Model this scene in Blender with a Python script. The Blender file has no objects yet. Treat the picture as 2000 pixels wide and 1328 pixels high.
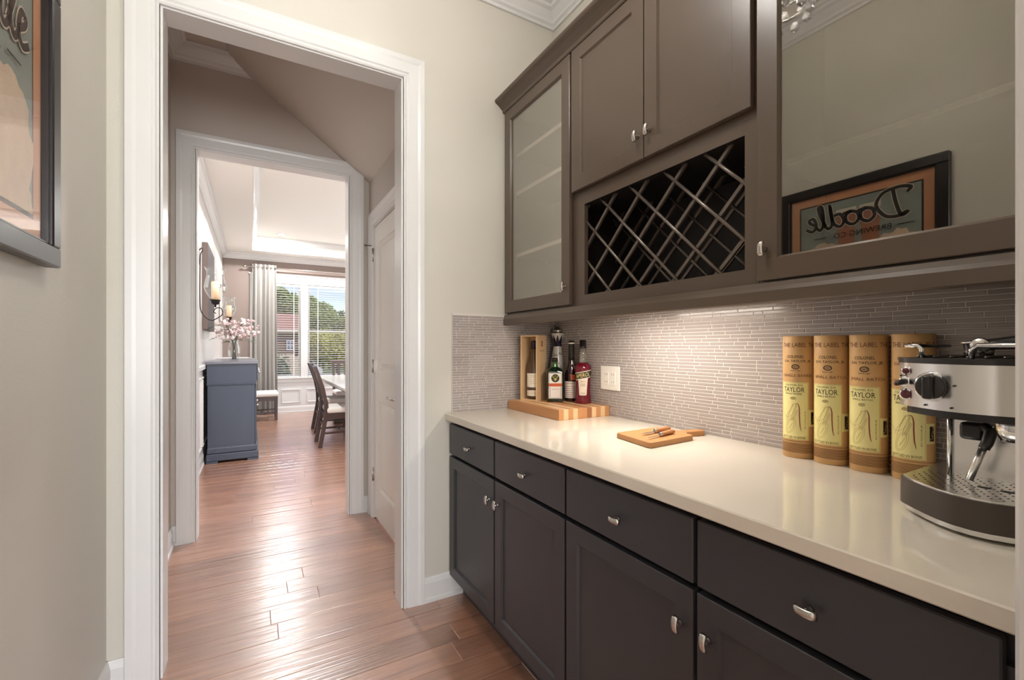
import bpy, bmesh, math, random
from mathutils import Vector
random.seed(7)
SC = bpy.context.scene
COL = SC.collection
PI = math.pi

# ------------------------------------------------------------------ camera
F_PX, YAW, HOR, CAMZ = 882.69, 0.5214, 676.92, 1.2463
cam_d = bpy.data.cameras.new('camera'); cam = bpy.data.objects.new('camera', cam_d); COL.objects.link(cam)
cam.location = (0, 0, CAMZ); cam.rotation_euler = (PI/2, 0, -YAW)
cam_d.sensor_width = 36; cam_d.lens = F_PX/2000*36
cam_d.shift_y = (HOR-664)/2000; cam_d.clip_start = 0.02; cam_d.clip_end = 400
SC.camera = cam

# ------------------------------------------------------------------ sky, sun, large lights, exposure
W = bpy.data.worlds.new('world'); SC.world = W; W.use_nodes = True
nt = W.node_tree; nt.nodes.clear()
sky = nt.nodes.new('ShaderNodeTexSky'); sky.sky_type = 'NISHITA'; sky.sun_disc = False
sky.sun_elevation = math.radians(42); sky.sun_rotation = math.radians(110); sky.air_density = 1.3; sky.dust_density = 0.4; sky.ozone_density = 2.5
bg = nt.nodes.new('ShaderNodeBackground'); bg.inputs[1].default_value = 0.15
wo = nt.nodes.new('ShaderNodeOutputWorld')
hs = nt.nodes.new('ShaderNodeHueSaturation'); hs.inputs['Saturation'].default_value = 1.15; hs.inputs['Hue'].default_value = .575; nt.links.new(sky.outputs[0], hs.inputs['Color']); nt.links.new(hs.outputs[0], bg.inputs[0]); nt.links.new(bg.outputs[0], wo.inputs[0])

def add_light(name, kind, loc, energy, color=(1, 1, 1), rot=(0, 0, 0), **kw):
    d = bpy.data.lights.new(name, kind); d.energy = energy; d.color = color
    for k, v in kw.items(): setattr(d, k, v)
    o = bpy.data.objects.new(name, d); o.location = loc; o.rotation_euler = rot; COL.objects.link(o); return o
add_light('sun', 'SUN', (0, 0, 30), 3.2, (1, 0.94, 0.85), (math.radians(44), 0, math.radians(62)), angle=0.01)
# daylight added at an invented, unseen window of the room behind the camera
add_light('added_rear_daylight', 'AREA', (0.4, -4.55, 1.6), 255, (0.95, 0.975, 1.0), (PI/2, 0, 0), shape='RECTANGLE', size=3.6, size_y=2.2)
# extra daylight added at a made-up side window of the dining room, out of view
add_light('added_side_daylight', 'AREA', (3.45, 6.5, 1.6), 45, (0.95, 0.975, 1.0), (0, PI/2, 0), shape='RECTANGLE', size=1.6, size_y=2.9)
VS = SC.view_settings
VS.view_transform = 'Standard'; VS.look = 'None'; VS.exposure = 0.34; VS.gamma = 1.0; VS.use_curve_mapping = False

# ------------------------------------------------------------------ helpers
WLOC = {}
class MB:
    def __init__(s): s.v = []; s.f = []; s.smooth = []
    def add(s, vs, fs, smooth=False):
        b = len(s.v); s.v += [tuple(p) for p in vs]
        for f in fs: s.f.append(tuple(i+b for i in f)); s.smooth.append(smooth)
        return s
    def box(s, x0, x1, y0, y1, z0, z1):
        return s.add([(x0,y0,z0),(x1,y0,z0),(x1,y1,z0),(x0,y1,z0),(x0,y0,z1),(x1,y0,z1),(x1,y1,z1),(x0,y1,z1)],
            [(3,2,1,0),(4,5,6,7),(0,1,5,4),(1,2,6,5),(2,3,7,6),(3,0,4,7)])
    def cbox(s, x0, x1, y0, y1, z0, z1, c=0.003):
        """box with chamfered edges"""
        bm = bmesh.new(); bmesh.ops.create_cube(bm, size=1)
        for v in bm.verts:
            v.co = Vector((x0+(v.co.x+.5)*(x1-x0), y0+(v.co.y+.5)*(y1-y0), z0+(v.co.z+.5)*(z1-z0)))
        bmesh.ops.bevel(bm, geom=bm.edges[:], offset=c, segments=1, affect='EDGES')
        return s.bm(bm)
    def rbox(s, x0, x1, y0, y1, z0, z1, c=0.01, seg=3):
        bm = bmesh.new(); bmesh.ops.create_cube(bm, size=1)
        for v in bm.verts:
            v.co = Vector((x0+(v.co.x+.5)*(x1-x0), y0+(v.co.y+.5)*(y1-y0), z0+(v.co.z+.5)*(z1-z0)))
        bmesh.ops.bevel(bm, geom=bm.edges[:], offset=c, segments=seg, profile=0.5, affect='EDGES')
        return s.bm(bm, True)
    def bm(s, bm, smooth=False):
        bm.verts.index_update()
        s.add([v.co[:] for v in bm.verts], [[v.index for v in f.verts] for f in bm.faces], smooth); bm.free(); return s
    def lathe(s, prof, c=(0, 0, 0), n=24, axis='z', smooth=True, close=True):
        """profile [(r, h)...] around axis through c"""
        b = []; k = len(prof)
        for i in range(n):
            a = 2*PI*i/n; ca, sa = math.cos(a), math.sin(a)
            for r, h in prof:
                if axis == 'z': p = (c[0]+r*ca, c[1]+r*sa, c[2]+h)
                elif axis == 'x': p = (c[0]+h, c[1]+r*ca, c[2]+r*sa)
                else: p = (c[0]+r*sa, c[1]+h, c[2]+r*ca)
                b.append(p)
        fs = []
        for i in range(n):
            j = (i+1) % n
            for m in range(k-1): fs.append((i*k+m, j*k+m, j*k+m+1, i*k+m+1))
        s.add(b, fs, smooth)
        if close:
            for m, rev in ((0, True), (k-1, False)):
                if prof[m][0] > 1e-5:
                    ring = [i*k+m for i in range(n)]
                    off = len(s.v)-n*k
                    f = tuple(off+i for i in ring); s.f.append(f[::-1] if rev else f); s.smooth.append(False)
        return s
    def tube(s, pts, r, n=8, caps=True):
        pts = [Vector(p) for p in pts]; rr = r if isinstance(r, (list, tuple)) else [r]*len(pts)
        vs = []; prev = None
        for i, p in enumerate(pts):
            t = (pts[min(i+1, len(pts)-1)]-pts[max(i-1, 0)]).normalized()
            if prev is None:
                u = t.cross(Vector((0, 0, 1)))
                if u.length < 1e-3: u = t.cross(Vector((1, 0, 0)))
            else: u = prev-t*prev.dot(t)
            u.normalize(); prev = u; w = t.cross(u)
            for k in range(n):
                a = 2*PI*k/n; vs.append(p+(u*math.cos(a)+w*math.sin(a))*rr[i])
        fs = [(i*n+k, i*n+(k+1) % n, (i+1)*n+(k+1) % n, (i+1)*n+k) for i in range(len(pts)-1) for k in range(n)]
        if caps: fs += [tuple(range(n))[::-1], tuple((len(pts)-1)*n+k for k in range(n))]
        return s.add(vs, fs, True)
    def prism(s, poly, a0, a1, plane='xz', smooth=False):
        """extrude a polygon given in `plane` along the third axis from a0 to a1"""
        def P(u, v, a):
            return {'xz': (u, a, v), 'yz': (a, u, v), 'xy': (u, v, a)}[plane]
        n = len(poly); vs = [P(u, v, a0) for u, v in poly]+[P(u, v, a1) for u, v in poly]
        s.add(vs, [tuple(range(n))[::-1], tuple(range(n, 2*n))])
        return s.add(vs, [(i, (i+1) % n, n+(i+1) % n, n+i) for i in range(n)], smooth)
    def sphere(s, c, r, sub=2, sc=(1, 1, 1)):
        bm = bmesh.new(); bmesh.ops.create_icosphere(bm, subdivisions=sub, radius=1)
        for v in bm.verts: v.co = Vector((c[0]+v.co.x*r*sc[0], c[1]+v.co.y*r*sc[1], c[2]+v.co.z*r*sc[2]))
        return s.bm(bm, True)
    def mapped(s, fn):
        s.v = [tuple(fn(*p)) for p in s.v]; return s
    def build(s, name, mat, parent=None, fix=True):
        xs, ys, zs = zip(*s.v)
        c = ((min(xs)+max(xs))/2, (min(ys)+max(ys))/2, min(zs))
        me = bpy.data.meshes.new(name)
        me.from_pydata([(p[0]-c[0], p[1]-c[1], p[2]-c[2]) for p in s.v], [], s.f)
        me.polygons.foreach_set('use_smooth', s.smooth)
        if fix:
            bm = bmesh.new(); bm.from_mesh(me); bmesh.ops.recalc_face_normals(bm, faces=bm.faces[:]); bm.to_mesh(me); bm.free()
        me.materials.append(mat); me.update()
        o = bpy.data.objects.new(name, me); COL.objects.link(o)
        return place(o, c, parent)
def place(o, c, parent=None):
    WLOC[o.name] = c
    if parent is not None:
        q = WLOC[parent.name]; o.parent = parent; o.location = (c[0]-q[0], c[1]-q[1], c[2]-q[2])
    else: o.location = c
    return o
def thing(name, loc, label, cat, group=None):
    o = bpy.data.objects.new(name, None); o.empty_display_size = 0.05; COL.objects.link(o)
    place(o, loc); return tag(o, label, cat, group)
def tag(o, label, cat, group=None):
    o['label'] = label; o['category'] = cat
    if group: o['group'] = group
    return o
def struct(o): o['kind'] = 'structure'; return o
def share(name, src, c, parent=None, rot=None):
    o = bpy.data.objects.new(name, src.data); COL.objects.link(o)
    if rot: o.rotation_euler = rot
    return place(o, c, parent)
def copy_tree(o, parent=None):
    c = o.copy(); COL.objects.link(c); c.parent = parent
    for ch in list(o.children): copy_tree(ch, c)
    return c
def at(px, py, Y):
    u = (px-1000)/F_PX; v = (HOR-py)/F_PX; S, C = math.sin(YAW), math.cos(YAW)
    t = Y/(C-u*S); return ((S+u*C)*t, Y, CAMZ+v*t)
def atX(px, py, X):
    u = (px-1000)/F_PX; v = (HOR-py)/F_PX; S, C = math.sin(YAW), math.cos(YAW)
    t = X/(S+u*C); return (X, (C-u*S)*t, CAMZ+v*t)
def atZ(px, py, Z):
    u = (px-1000)/F_PX; v = (HOR-py)/F_PX; S, C = math.sin(YAW), math.cos(YAW)
    t = (Z-CAMZ)/v; return ((S+u*C)*t, (C-u*S)*t, Z)

# ------------------------------------------------------------------ materials
def srgb(r, g, b):
    def l(c):
        c /= 255; return c/12.92 if c <= .04045 else ((c+.055)/1.055)**2.4
    return (l(r), l(g), l(b), 1)
M = {}
def mat(name, col, rough=.5, metal=0, spec=.5, bump=0, bscale=40, stretch=None, var=0, vscale=6, coat=0, coat_rough=.1, trans=0, ior=1.5, emit=None, estr=0, randvar=0, alpha=1):
    m = bpy.data.materials.new(name); m.use_nodes = True; n = m.node_tree.nodes; L = m.node_tree.links
    p = n['Principled BSDF']; I = p.inputs
    I['Base Color'].default_value = col; I['Roughness'].default_value = rough; I['Metallic'].default_value = metal
    I['Specular IOR Level'].default_value = spec; I['Coat Weight'].default_value = coat; I['Coat Roughness'].default_value = coat_rough
    I['Transmission Weight'].default_value = trans; I['IOR'].default_value = ior
    if emit: I['Emission Color'].default_value = emit; I['Emission Strength'].default_value = estr
    if var or bump:
        tc = n.new('ShaderNodeTexCoord'); mp = n.new('ShaderNodeMapping'); L.new(tc.outputs['Object'], mp.inputs[0])
        if stretch: mp.inputs['Scale'].default_value = stretch
    src = None
    if var:
        tx = n.new('ShaderNodeTexNoise'); tx.inputs['Scale'].default_value = vscale; tx.inputs['Detail'].default_value = 5
        L.new(mp.outputs[0], tx.inputs[0])
        mx = n.new('ShaderNodeMix'); mx.data_type = 'RGBA'
        mx.inputs['A'].default_value = tuple(c*(1-var) for c in col[:3])+(1,)
        mx.inputs['B'].default_value = tuple(min(1, c*(1+var)) for c in col[:3])+(1,)
        L.new(tx.outputs['Fac'], mx.inputs['Factor']); src = mx.outputs['Result']
    if randvar:
        oi = n.new('ShaderNodeObjectInfo'); hs = n.new('ShaderNodeHueSaturation')
        mr = n.new('ShaderNodeMapRange'); mr.inputs['To Min'].default_value = 1-randvar; mr.inputs['To Max'].default_value = 1+randvar
        L.new(oi.outputs['Random'], mr.inputs['Value']); L.new(mr.outputs[0], hs.inputs['Value'])
        if src: L.new(src, hs.inputs['Color'])
        else: hs.inputs['Color'].default_value = col
        src = hs.outputs[0]
    if src: L.new(src, I['Base Color'])
    if bump:
        tb = n.new('ShaderNodeTexNoise'); tb.inputs['Scale'].default_value = bscale; tb.inputs['Detail'].default_value = 4
        L.new(mp.outputs[0], tb.inputs[0])
        bp = n.new('ShaderNodeBump'); bp.inputs['Strength'].default_value = bump; bp.inputs['Distance'].default_value = .01
        L.new(tb.outputs['Fac'], bp.inputs['Height']); L.new(bp.outputs[0], I['Normal'])
    M[name] = m; return m
def mix_glass(name, tint, gloss_fac, rough=0.0, gloss=(1, 1, 1, 1), fresnel=False):
    m = bpy.data.materials.new(name); m.use_nodes = True; n = m.node_tree.nodes; L = m.node_tree.links; n.clear()
    t = n.new('ShaderNodeBsdfTransparent'); t.inputs[0].default_value = tint
    g = n.new('ShaderNodeBsdfGlossy'); g.inputs['Roughness'].default_value = rough; g.inputs[0].default_value = gloss
    mx = n.new('ShaderNodeMixShader'); o = n.new('ShaderNodeOutputMaterial')
    if fresnel:
        lw = n.new('ShaderNodeLayerWeight'); lw.inputs[0].default_value = .5; pw = n.new('ShaderNodeMath'); pw.operation = 'POWER'; pw.inputs[1].default_value = 3.5; ma = n.new('ShaderNodeMath'); ma.operation = 'MULTIPLY_ADD'; ma.inputs[1].default_value = gloss_fac; ma.inputs[2].default_value = .04
        L.new(lw.outputs['Facing'], pw.inputs[0]); L.new(pw.outputs[0], ma.inputs[0]); L.new(ma.outputs[0], mx.inputs[0])
    else: mx.inputs[0].default_value = gloss_fac
    L.new(t.outputs[0], mx.inputs[1]); L.new(g.outputs[0], mx.inputs[2]); L.new(mx.outputs[0], o.inputs[0]); M[name] = m; return m

mat('wall_paint', srgb(203, 199, 188), .42, bump=.06, bscale=160, spec=.4)
mat('hall_paint', srgb(196, 186, 176), .5, bump=.05, bscale=160)
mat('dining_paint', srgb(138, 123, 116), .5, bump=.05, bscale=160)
mat('dining_left_glare', srgb(205, 200, 198), .38, bump=.04, bscale=160)  # dining wall colour lightened to paint in the glare on this wall
mat('ceiling_paint', srgb(236, 233, 226), .6, bump=.04, bscale=120)
mat('trim_white', srgb(216, 215, 213), .28, var=.02, vscale=3, spec=.5)
mat('door_white', srgb(232, 228, 221), .3)
mat('cabinet', srgb(88, 75, 64), .3, bump=.02, bscale=90, stretch=(1, 1, .15), var=.06, vscale=12)  # lighter copy of the cabinet colour, warm light and reflections painted in
mat('cabinet_base', srgb(56, 55, 59), .36, bump=.02, bscale=90, stretch=(1, 1, .15), var=.06, vscale=12)
mat('cabinet_in', srgb(58, 50, 46), .5)
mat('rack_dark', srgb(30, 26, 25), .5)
mat('rack_slat', srgb(112, 102, 94), .26, metal=.5)
mat('counter', srgb(214, 206, 192), .07, var=.025, vscale=90, spec=.5)
mat('tile', srgb(162, 153, 149), .18, randvar=.09, spec=.6)
mat('grout', srgb(212, 205, 198), .85)
mat('nickel', srgb(200, 196, 190), .25, metal=1)
mat('nickel_dark', srgb(120, 114, 108), .3, metal=1)
mat('steel', srgb(232, 231, 229), .24, metal=1, bump=.015, bscale=200, stretch=(1, .05, 1))
mat('chrome', srgb(225, 225, 225), .06, metal=1)
mat('black_plastic', srgb(34, 31, 31), .3)
mat('brown_plastic', srgb(66, 57, 51), .35)
mat('dark_red', srgb(90, 30, 38), .25)
mat('plate_white', srgb(240, 236, 228), .35)
mat('maple', srgb(226, 190, 146), .4, var=.07, vscale=18, stretch=(1, .12, 1))
mat('cherry', srgb(196, 140, 92), .4, var=.09, vscale=18, stretch=(1, .12, 1))
mat('walnut', srgb(160, 104, 66), .4, var=.1, vscale=18, stretch=(1, .12, 1))
mat('board_wood', srgb(184, 132, 82), .42, var=.14, vscale=14, stretch=(.12, 1, 1))
mat('handle_wood', srgb(176, 124, 80), .4, var=.15, vscale=60)
mat('pine', srgb(222, 186, 142), .5, var=.05, vscale=20, stretch=(1, 1, .1))
mat('kraft', srgb(214, 170, 114), .55, var=.05, vscale=30)
mat('label_yellow', srgb(240, 229, 158), .5)
mat('label_cream', srgb(232, 222, 204), .55)
mat('label_white', srgb(236, 230, 222), .5)
mat('ink_black', srgb(36, 30, 28), .6)
mat('ink_brown', srgb(112, 72, 38), .6)
mat('ink_faint', srgb(176, 150, 92), .6)
mat('ink_orange', srgb(214, 104, 62), .5)
mat('ink_gold', srgb(206, 180, 96), .4)
mat('ink_red', srgb(150, 60, 50), .5)
mat('ink_green', srgb(34, 52, 34), .6)
mat('green_glass', srgb(16, 34, 18), .06, spec=.8)
mat('green_glass_neck', srgb(48, 92, 44), .06, spec=.8)
mat('amber_glass', srgb(116, 88, 58), .05, spec=.8, trans=.5)
mat('dark_glass', srgb(40, 22, 22), .06, spec=.8)
mat('aperol_liquid', srgb(108, 18, 38), .05, spec=.8)
mat('clear_bottle', srgb(225, 222, 215), .03, trans=.85)
mat('ceramic_white', srgb(228, 222, 214), .25)
mat('ceramic_blue', srgb(34, 28, 52), .25)
mat('frame_black', srgb(38, 34, 34), .3)
mat('mat_copper', srgb(216, 156, 116), .6)
mat('art_green', srgb(146, 156, 148), .6, var=.12, vscale=9)
mat('beer', srgb(178, 116, 88), .5)
mat('foam', srgb(222, 208, 190), .6)
mat('fluff', srgb(222, 198, 172), .9, bump=.4, bscale=80, var=.12, vscale=30)
mat('sideboard_blue', srgb(66, 74, 90), .42, var=.1, vscale=12, stretch=(1, 1, .12))
mat('sideboard_top', srgb(110, 112, 122), .3, var=.1, vscale=14, stretch=(1, .1, 1))
mat('chair_wood', srgb(70, 52, 48), .32, var=.12, vscale=20)
mat('seat_white', srgb(232, 228, 222), .7)
mat('table_top', srgb(226, 222, 216), .15)  # wooden top painted near white to stand in for window glare
mat('table_wood', srgb(92, 78, 72), .35, var=.12, vscale=20)
mat('curtain', srgb(166, 162, 157), .85, bump=.05, bscale=300)
mat('iron', srgb(40, 36, 34), .45, metal=.6)
mat('candle', srgb(246, 216, 186), .5, emit=srgb(255, 190, 130), estr=.25)
mat('blind_slat', srgb(240, 240, 238), .45)
mat('flower_white', srgb(240, 230, 228), .7)
mat('flower_pink', srgb(224, 198, 198), .7)
mat('leaf_green', srgb(92, 108, 78), .6)
mat('stem_green', srgb(70, 80, 58), .6)
mat('canvas_edge', srgb(112, 98, 92), .7)
mat('canvas_dark', srgb(56, 40, 44), .6, var=.4, vscale=6)
mat('lamp_glow', (1, 1, 1, 1), .5, emit=(1, .93, .82, 1), estr=14)
mat('led_glow', (1, 1, 1, 1), .5, emit=(1, .84, .66, 1), estr=10)
mat('bulb_glow', (1, 1, 1, 1), .5, emit=(1, .86, .68, 1), estr=12)
mat('crystal', srgb(240, 240, 240), .04, trans=.7, ior=1.6)
mat('grass', srgb(96, 116, 58), .9, var=.25, vscale=.5)
mat('leaf_tree', srgb(108, 128, 62), .8, var=.4, vscale=.8)
mat('leaf_tree_yellow', srgb(160, 164, 70), .8, var=.35, vscale=.8)
mat('leaf_dark', srgb(66, 88, 54), .8, var=.4, vscale=1.5)
mat('bark', srgb(80, 64, 52), .9)
mat('roof_brown', srgb(156, 118, 100), .9, var=.15, vscale=3)
mat('siding_brown', srgb(132, 108, 88), .9)
mat('siding_pale', srgb(214, 196, 166), .9)
mat('siding_white', srgb(224, 222, 218), .9)
mat('window_dark', srgb(110, 120, 130), .1)
mix_glass('pane_mirror', (.5, .48, .44, 1), .24, 0.0, (.95, .9, .82, 1))
mix_glass('pane_soft', (.85, .83, .8, 1), .30, .05, (.95, .92, .88, 1))
mix_glass('thin_glass', (.95, .96, .96, 1), .55, .05, fresnel=True)
mix_glass('window_glass', (.97, .98, .98, 1), .3, 0, fresnel=True)
mix_glass('picture_glass', (.98, .98, .98, 1), .45, 0, fresnel=True)

def floor_material():
    m = bpy.data.materials.new('plank_wood'); m.use_nodes = True; n = m.node_tree.nodes; L = m.node_tree.links
    p = n['Principled BSDF']; I = p.inputs
    tc = n.new('ShaderNodeTexCoord'); oi = n.new('ShaderNodeObjectInfo')
    ad = n.new('ShaderNodeVectorMath'); ad.operation = 'ADD'; L.new(tc.outputs['Object'], ad.inputs[0])
    sc = n.new('ShaderNodeVectorMath'); sc.operation = 'SCALE'; sc.inputs[0].default_value = (7, 13, 3); L.new(oi.outputs['Random'], sc.inputs['Scale'])
    L.new(sc.outputs[0], ad.inputs[1])
    m1 = n.new('ShaderNodeMapping'); m1.inputs['Scale'].default_value = (1.6, 16, 1); L.new(ad.outputs[0], m1.inputs[0])
    t1 = n.new('ShaderNodeTexNoise'); t1.inputs['Scale'].default_value = 2.2; t1.inputs['Detail'].default_value = 6; L.new(m1.outputs[0], t1.inputs[0])
    cr = n.new('ShaderNodeValToRGB'); cr.color_ramp.elements[0].color = srgb(144, 101, 80); cr.color_ramp.elements[1].color = srgb(180, 131, 104)
    cr.color_ramp.elements[0].position = .3; cr.color_ramp.elements[1].position = .75
    L.new(t1.outputs['Fac'], cr.inputs[0])
    hs = n.new('ShaderNodeHueSaturation'); mr = n.new('ShaderNodeMapRange'); mr.inputs['To Min'].default_value = .84; mr.inputs['To Max'].default_value = 1.14
    L.new(oi.outputs['Random'], mr.inputs['Value']); L.new(mr.outputs[0], hs.inputs['Value']); L.new(cr.outputs[0], hs.inputs['Color']); L.new(hs.outputs[0], I['Base Color'])
    m2 = n.new('ShaderNodeMapping'); m2.inputs['Scale'].default_value = (.8, 44, 1); L.new(ad.outputs[0], m2.inputs[0])
    t2 = n.new('ShaderNodeTexNoise'); t2.inputs['Scale'].default_value = 1.6; t2.inputs['Detail'].default_value = 2; L.new(m2.outputs[0], t2.inputs[0])
    bp = n.new('ShaderNodeBump'); bp.inputs['Strength'].default_value = .55; bp.inputs['Distance'].default_value = .004
    L.new(t2.outputs['Fac'], bp.inputs['Height']); L.new(bp.outputs[0], I['Normal'])
    L.new(bp.outputs[0], I['Coat Normal'])
    I['Roughness'].default_value = .3; I['Specular IOR Level'].default_value = .6
    I['Coat Weight'].default_value = .9; I['Coat Roughness'].default_value = .24; I['Coat IOR'].default_value = 2.3
    M['plank_wood'] = m
floor_material()

# ------------------------------------------------------------------ lettering helpers
_tc = {}
def glyphs(s, shear=0):
    k = (s, shear)
    if k not in _tc:
        cu = bpy.data.curves.new('lettering', 'FONT'); cu.body = s; cu.resolution_u = 2; cu.shear = shear
        ob = bpy.data.objects.new('lettering', cu); COL.objects.link(ob)
        dg = bpy.context.evaluated_depsgraph_get(); me = bpy.data.meshes.new_from_object(ob.evaluated_get(dg))
        vs = [v.co[:2] for v in me.vertices]; fs = [tuple(p.vertices) for p in me.polygons]
        x0 = min(v[0] for v in vs); x1 = max(v[0] for v in vs); y0 = min(v[1] for v in vs); y1 = max(v[1] for v in vs)
        _tc[k] = ([((v[0]-(x0+x1)/2)/(x1-x0), (v[1]-(y0+y1)/2)/(y1-y0)) for v in vs], fs)
        bpy.data.objects.remove(ob); bpy.data.meshes.remove(me); bpy.data.curves.remove(cu)
    return _tc[k]
def text(mb, s, cx, cy, w, h, fn, shear=0, rot=0):
    vs, fs = glyphs(s, shear); c, sn = math.cos(rot), math.sin(rot); out = []
    for x, y in vs:
        X, Y = x*w, y*h; out.append(fn(cx+X*c-Y*sn, cy+X*sn+Y*c))
    mb.add(out, fs); return mb
def rect(mb, x0, x1, y0, y1, fn, nx=1):
    vs = []; fs = []
    for i in range(nx+1):
        x = x0+(x1-x0)*i/nx; vs += [fn(x, y0), fn(x, y1)]
    for i in range(nx): fs.append((2*i, 2*i+2, 2*i+3, 2*i+1))
    mb.add(vs, fs); return mb
def poly2(mb, pts, fn): mb.add([fn(*p) for p in pts], [tuple(range(len(pts)))]); return mb
def disc(mb, cx, cy, rx, ry, fn, n=20): return poly2(mb, [(cx+rx*math.cos(2*PI*i/n), cy+ry*math.sin(2*PI*i/n)) for i in range(n)], fn)
def ring(mb, cx, cy, rx, ry, w, fn, n=20):
    vs = []
    for i in range(n):
        a = 2*PI*i/n; c, s = math.cos(a), math.sin(a); vs += [fn(cx+rx*c, cy+ry*s), fn(cx+(rx-w)*c, cy+(ry-w)*s)]
    mb.add(vs, [(2*i, 2*((i+1) % n), 2*((i+1) % n)+1, 2*i+1) for i in range(n)]); return mb
def stroke(mb, pts, w, fn, sub=6):
    """smooth brush stroke through pts (Catmull-Rom), w number or per-point list"""
    P = [pts[0]]+list(pts)+[pts[-1]]; ws = w if isinstance(w, list) else [w]*len(pts); out = []
    for i in range(len(pts)-1):
        p0, p1, p2, p3 = P[i], P[i+1], P[i+2], P[i+3]
        for k in range(sub):
            t = k/sub
            q = [0.5*((2*p1[j])+(-p0[j]+p2[j])*t+(2*p0[j]-5*p1[j]+4*p2[j]-p3[j])*t*t+(-p0[j]+3*p1[j]-3*p2[j]+p3[j])*t**3) for j in (0, 1)]
            out.append((q[0], q[1], ws[i]*(1-t)+ws[i+1]*t))
    out.append((pts[-1][0], pts[-1][1], ws[-1])); vs = []
    for i, (x, y, ww) in enumerate(out):
        a = out[max(i-1, 0)]; b = out[min(i+1, len(out)-1)]; dx, dy = b[0]-a[0], b[1]-a[1]; l = math.hypot(dx, dy) or 1
        vs += [fn(x-dy/l*ww/2, y+dx/l*ww/2), fn(x+dy/l*ww/2, y-dx/l*ww/2)]
    mb.add(vs, [(2*i, 2*i+2, 2*i+3, 2*i+1) for i in range(len(out)-1)]); return mb
def cyl_map(cx, cy, z0, th0, R, off):
    return lambda x, y: (cx+(R+off)*math.cos(th0+x/R), cy+(R+off)*math.sin(th0+x/R), z0+y)
def plane_map(o, ax, ay, n, off):
    o, ax, ay, n = Vector(o), Vector(ax), Vector(ay), Vector(n)
    return lambda x, y: tuple(o+ax*x+ay*y+n*off)

# ================================================================== ROOM SHELL
YB = 2.129          # back wall with first doorway, pantry face
XR, XLW = 1.500, -0.454
ZC = 3.15           # ceiling
D1 = (-0.300, 0.623, 2.530)     # first doorway
Y1F = 2.245         # hall face of that wall
Y2, Y2F = 3.520, 3.640          # second doorway wall
D2 = (-0.315, 0.625, 2.515)
HL, HR = -0.445, 0.770          # hall walls
DXL, DXR, DYF = -0.463, 3.30, 9.550   # dining room
YN0, YN1 = -0.02, 0.124         # near wall (camera stands in its doorway)
DN = (-0.440, 0.643, 2.750)  # unseen left side and top opened wide to admit more daylight

fl = MB().box(-3.2, 3.4, -4.7, 9.75, -.12, -.006).build('floor', M['plank_wood']); struct(fl)

def wall_with_door(name, x0, x1, y0, y1, ztop, d, m):
    b = MB(); b.box(x0, d[0], y0, y1, 0, ztop); b.box(d[1], x1, y0, y1, 0, ztop); b.box(d[0], d[1], y0, y1, d[2], ztop)
    return struct(b.build(name, m))
wall_right = struct(MB().box(XR, XR+.12, YN0, YB, 0, ZC).build('wall_right', M['wall_paint']))
wall_left = struct(MB().box(XLW-.12, XLW, YN0, YB, 0, ZC).build('wall_left', M['wall_paint']))
wall_back = wall_with_door('wall_back', XLW-.12, XR+.12, YB, Y1F, ZC, D1, M['wall_paint'])
wall_front = wall_with_door('wall_front', -3.2, 3.4, YN0, YN1, ZC, DN, M['wall_paint'])
struct(MB().box(-.58, 1.62, YN0, YB+.06, ZC, ZC+.12).build('ceiling', M['ceiling_paint']))
# hall
struct(MB().box(HL-.12, HL, Y1F, Y2, 0, ZC).build('wall_hall_left', M['hall_paint']))
struct(MB().box(HR, HR+.12, Y1F, 2.60, 0, ZC).box(HR, HR+.12, 3.372, Y2, 0, ZC).box(HR, HR+.12, 2.60, 3.372, 2.13, ZC).build('wall_hall_right', M['hall_paint']))
struct(MB().box(-.6, 1.0, Y1F-.05, Y2+.06, ZC, ZC+.12).build('ceiling_hall', M['hall_paint']))
sl = .7237
struct(MB().prism([(.006-(ZC+.02-3.041)/sl, ZC+.02), (.006, 3.041), (HR+.02, 3.041-(HR+.02-.006)*sl), (HR+.02, ZC+.02)], Y1F+.001, Y2-.001, 'xz').build('ceiling_slope', M['hall_paint']))
# dining
DZ = 2.945; TZ = 3.19
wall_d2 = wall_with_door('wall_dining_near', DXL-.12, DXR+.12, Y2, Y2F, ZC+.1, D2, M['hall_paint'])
wdl = struct(MB().box(DXL-.12, DXL, Y2F, DYF+.12, 0, TZ+.1).build('wall_dining_left', M['dining_left_glare']))
struct(MB().box(DXR, DXR+.12, Y2F, 5.0, 0, TZ+.1).box(DXR, DXR+.12, 8.0, DYF+.12, 0, TZ+.1).box(DXR, DXR+.12, 5.0, 8.0, 0, .75).box(DXR, DXR+.12, 5.0, 8.0, 2.45, TZ+.1).build('wall_dining_right', M['dining_paint']))  # the window opening is invented, out of view, to admit added daylight
WZ0, WZ1 = .665, 2.43
wins = [(.06, .805), (.930, 2.05), (2.175, 2.92)]  # the third window is unseen, added for more light
b = MB(); xs = [DXL]+[e for w in wins for e in w]+[DXR]
for i in range(0, len(xs), 2): b.box(xs[i], xs[i+1], DYF, DYF+.12, WZ0, WZ1)
b.box(DXL, DXR, DYF, DYF+.12, 0, WZ0); b.box(DXL, DXR, DYF, DYF+.12, WZ1, TZ+.1)
wdf = struct(b.build('wall_dining_far', M['dining_paint']))
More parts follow.
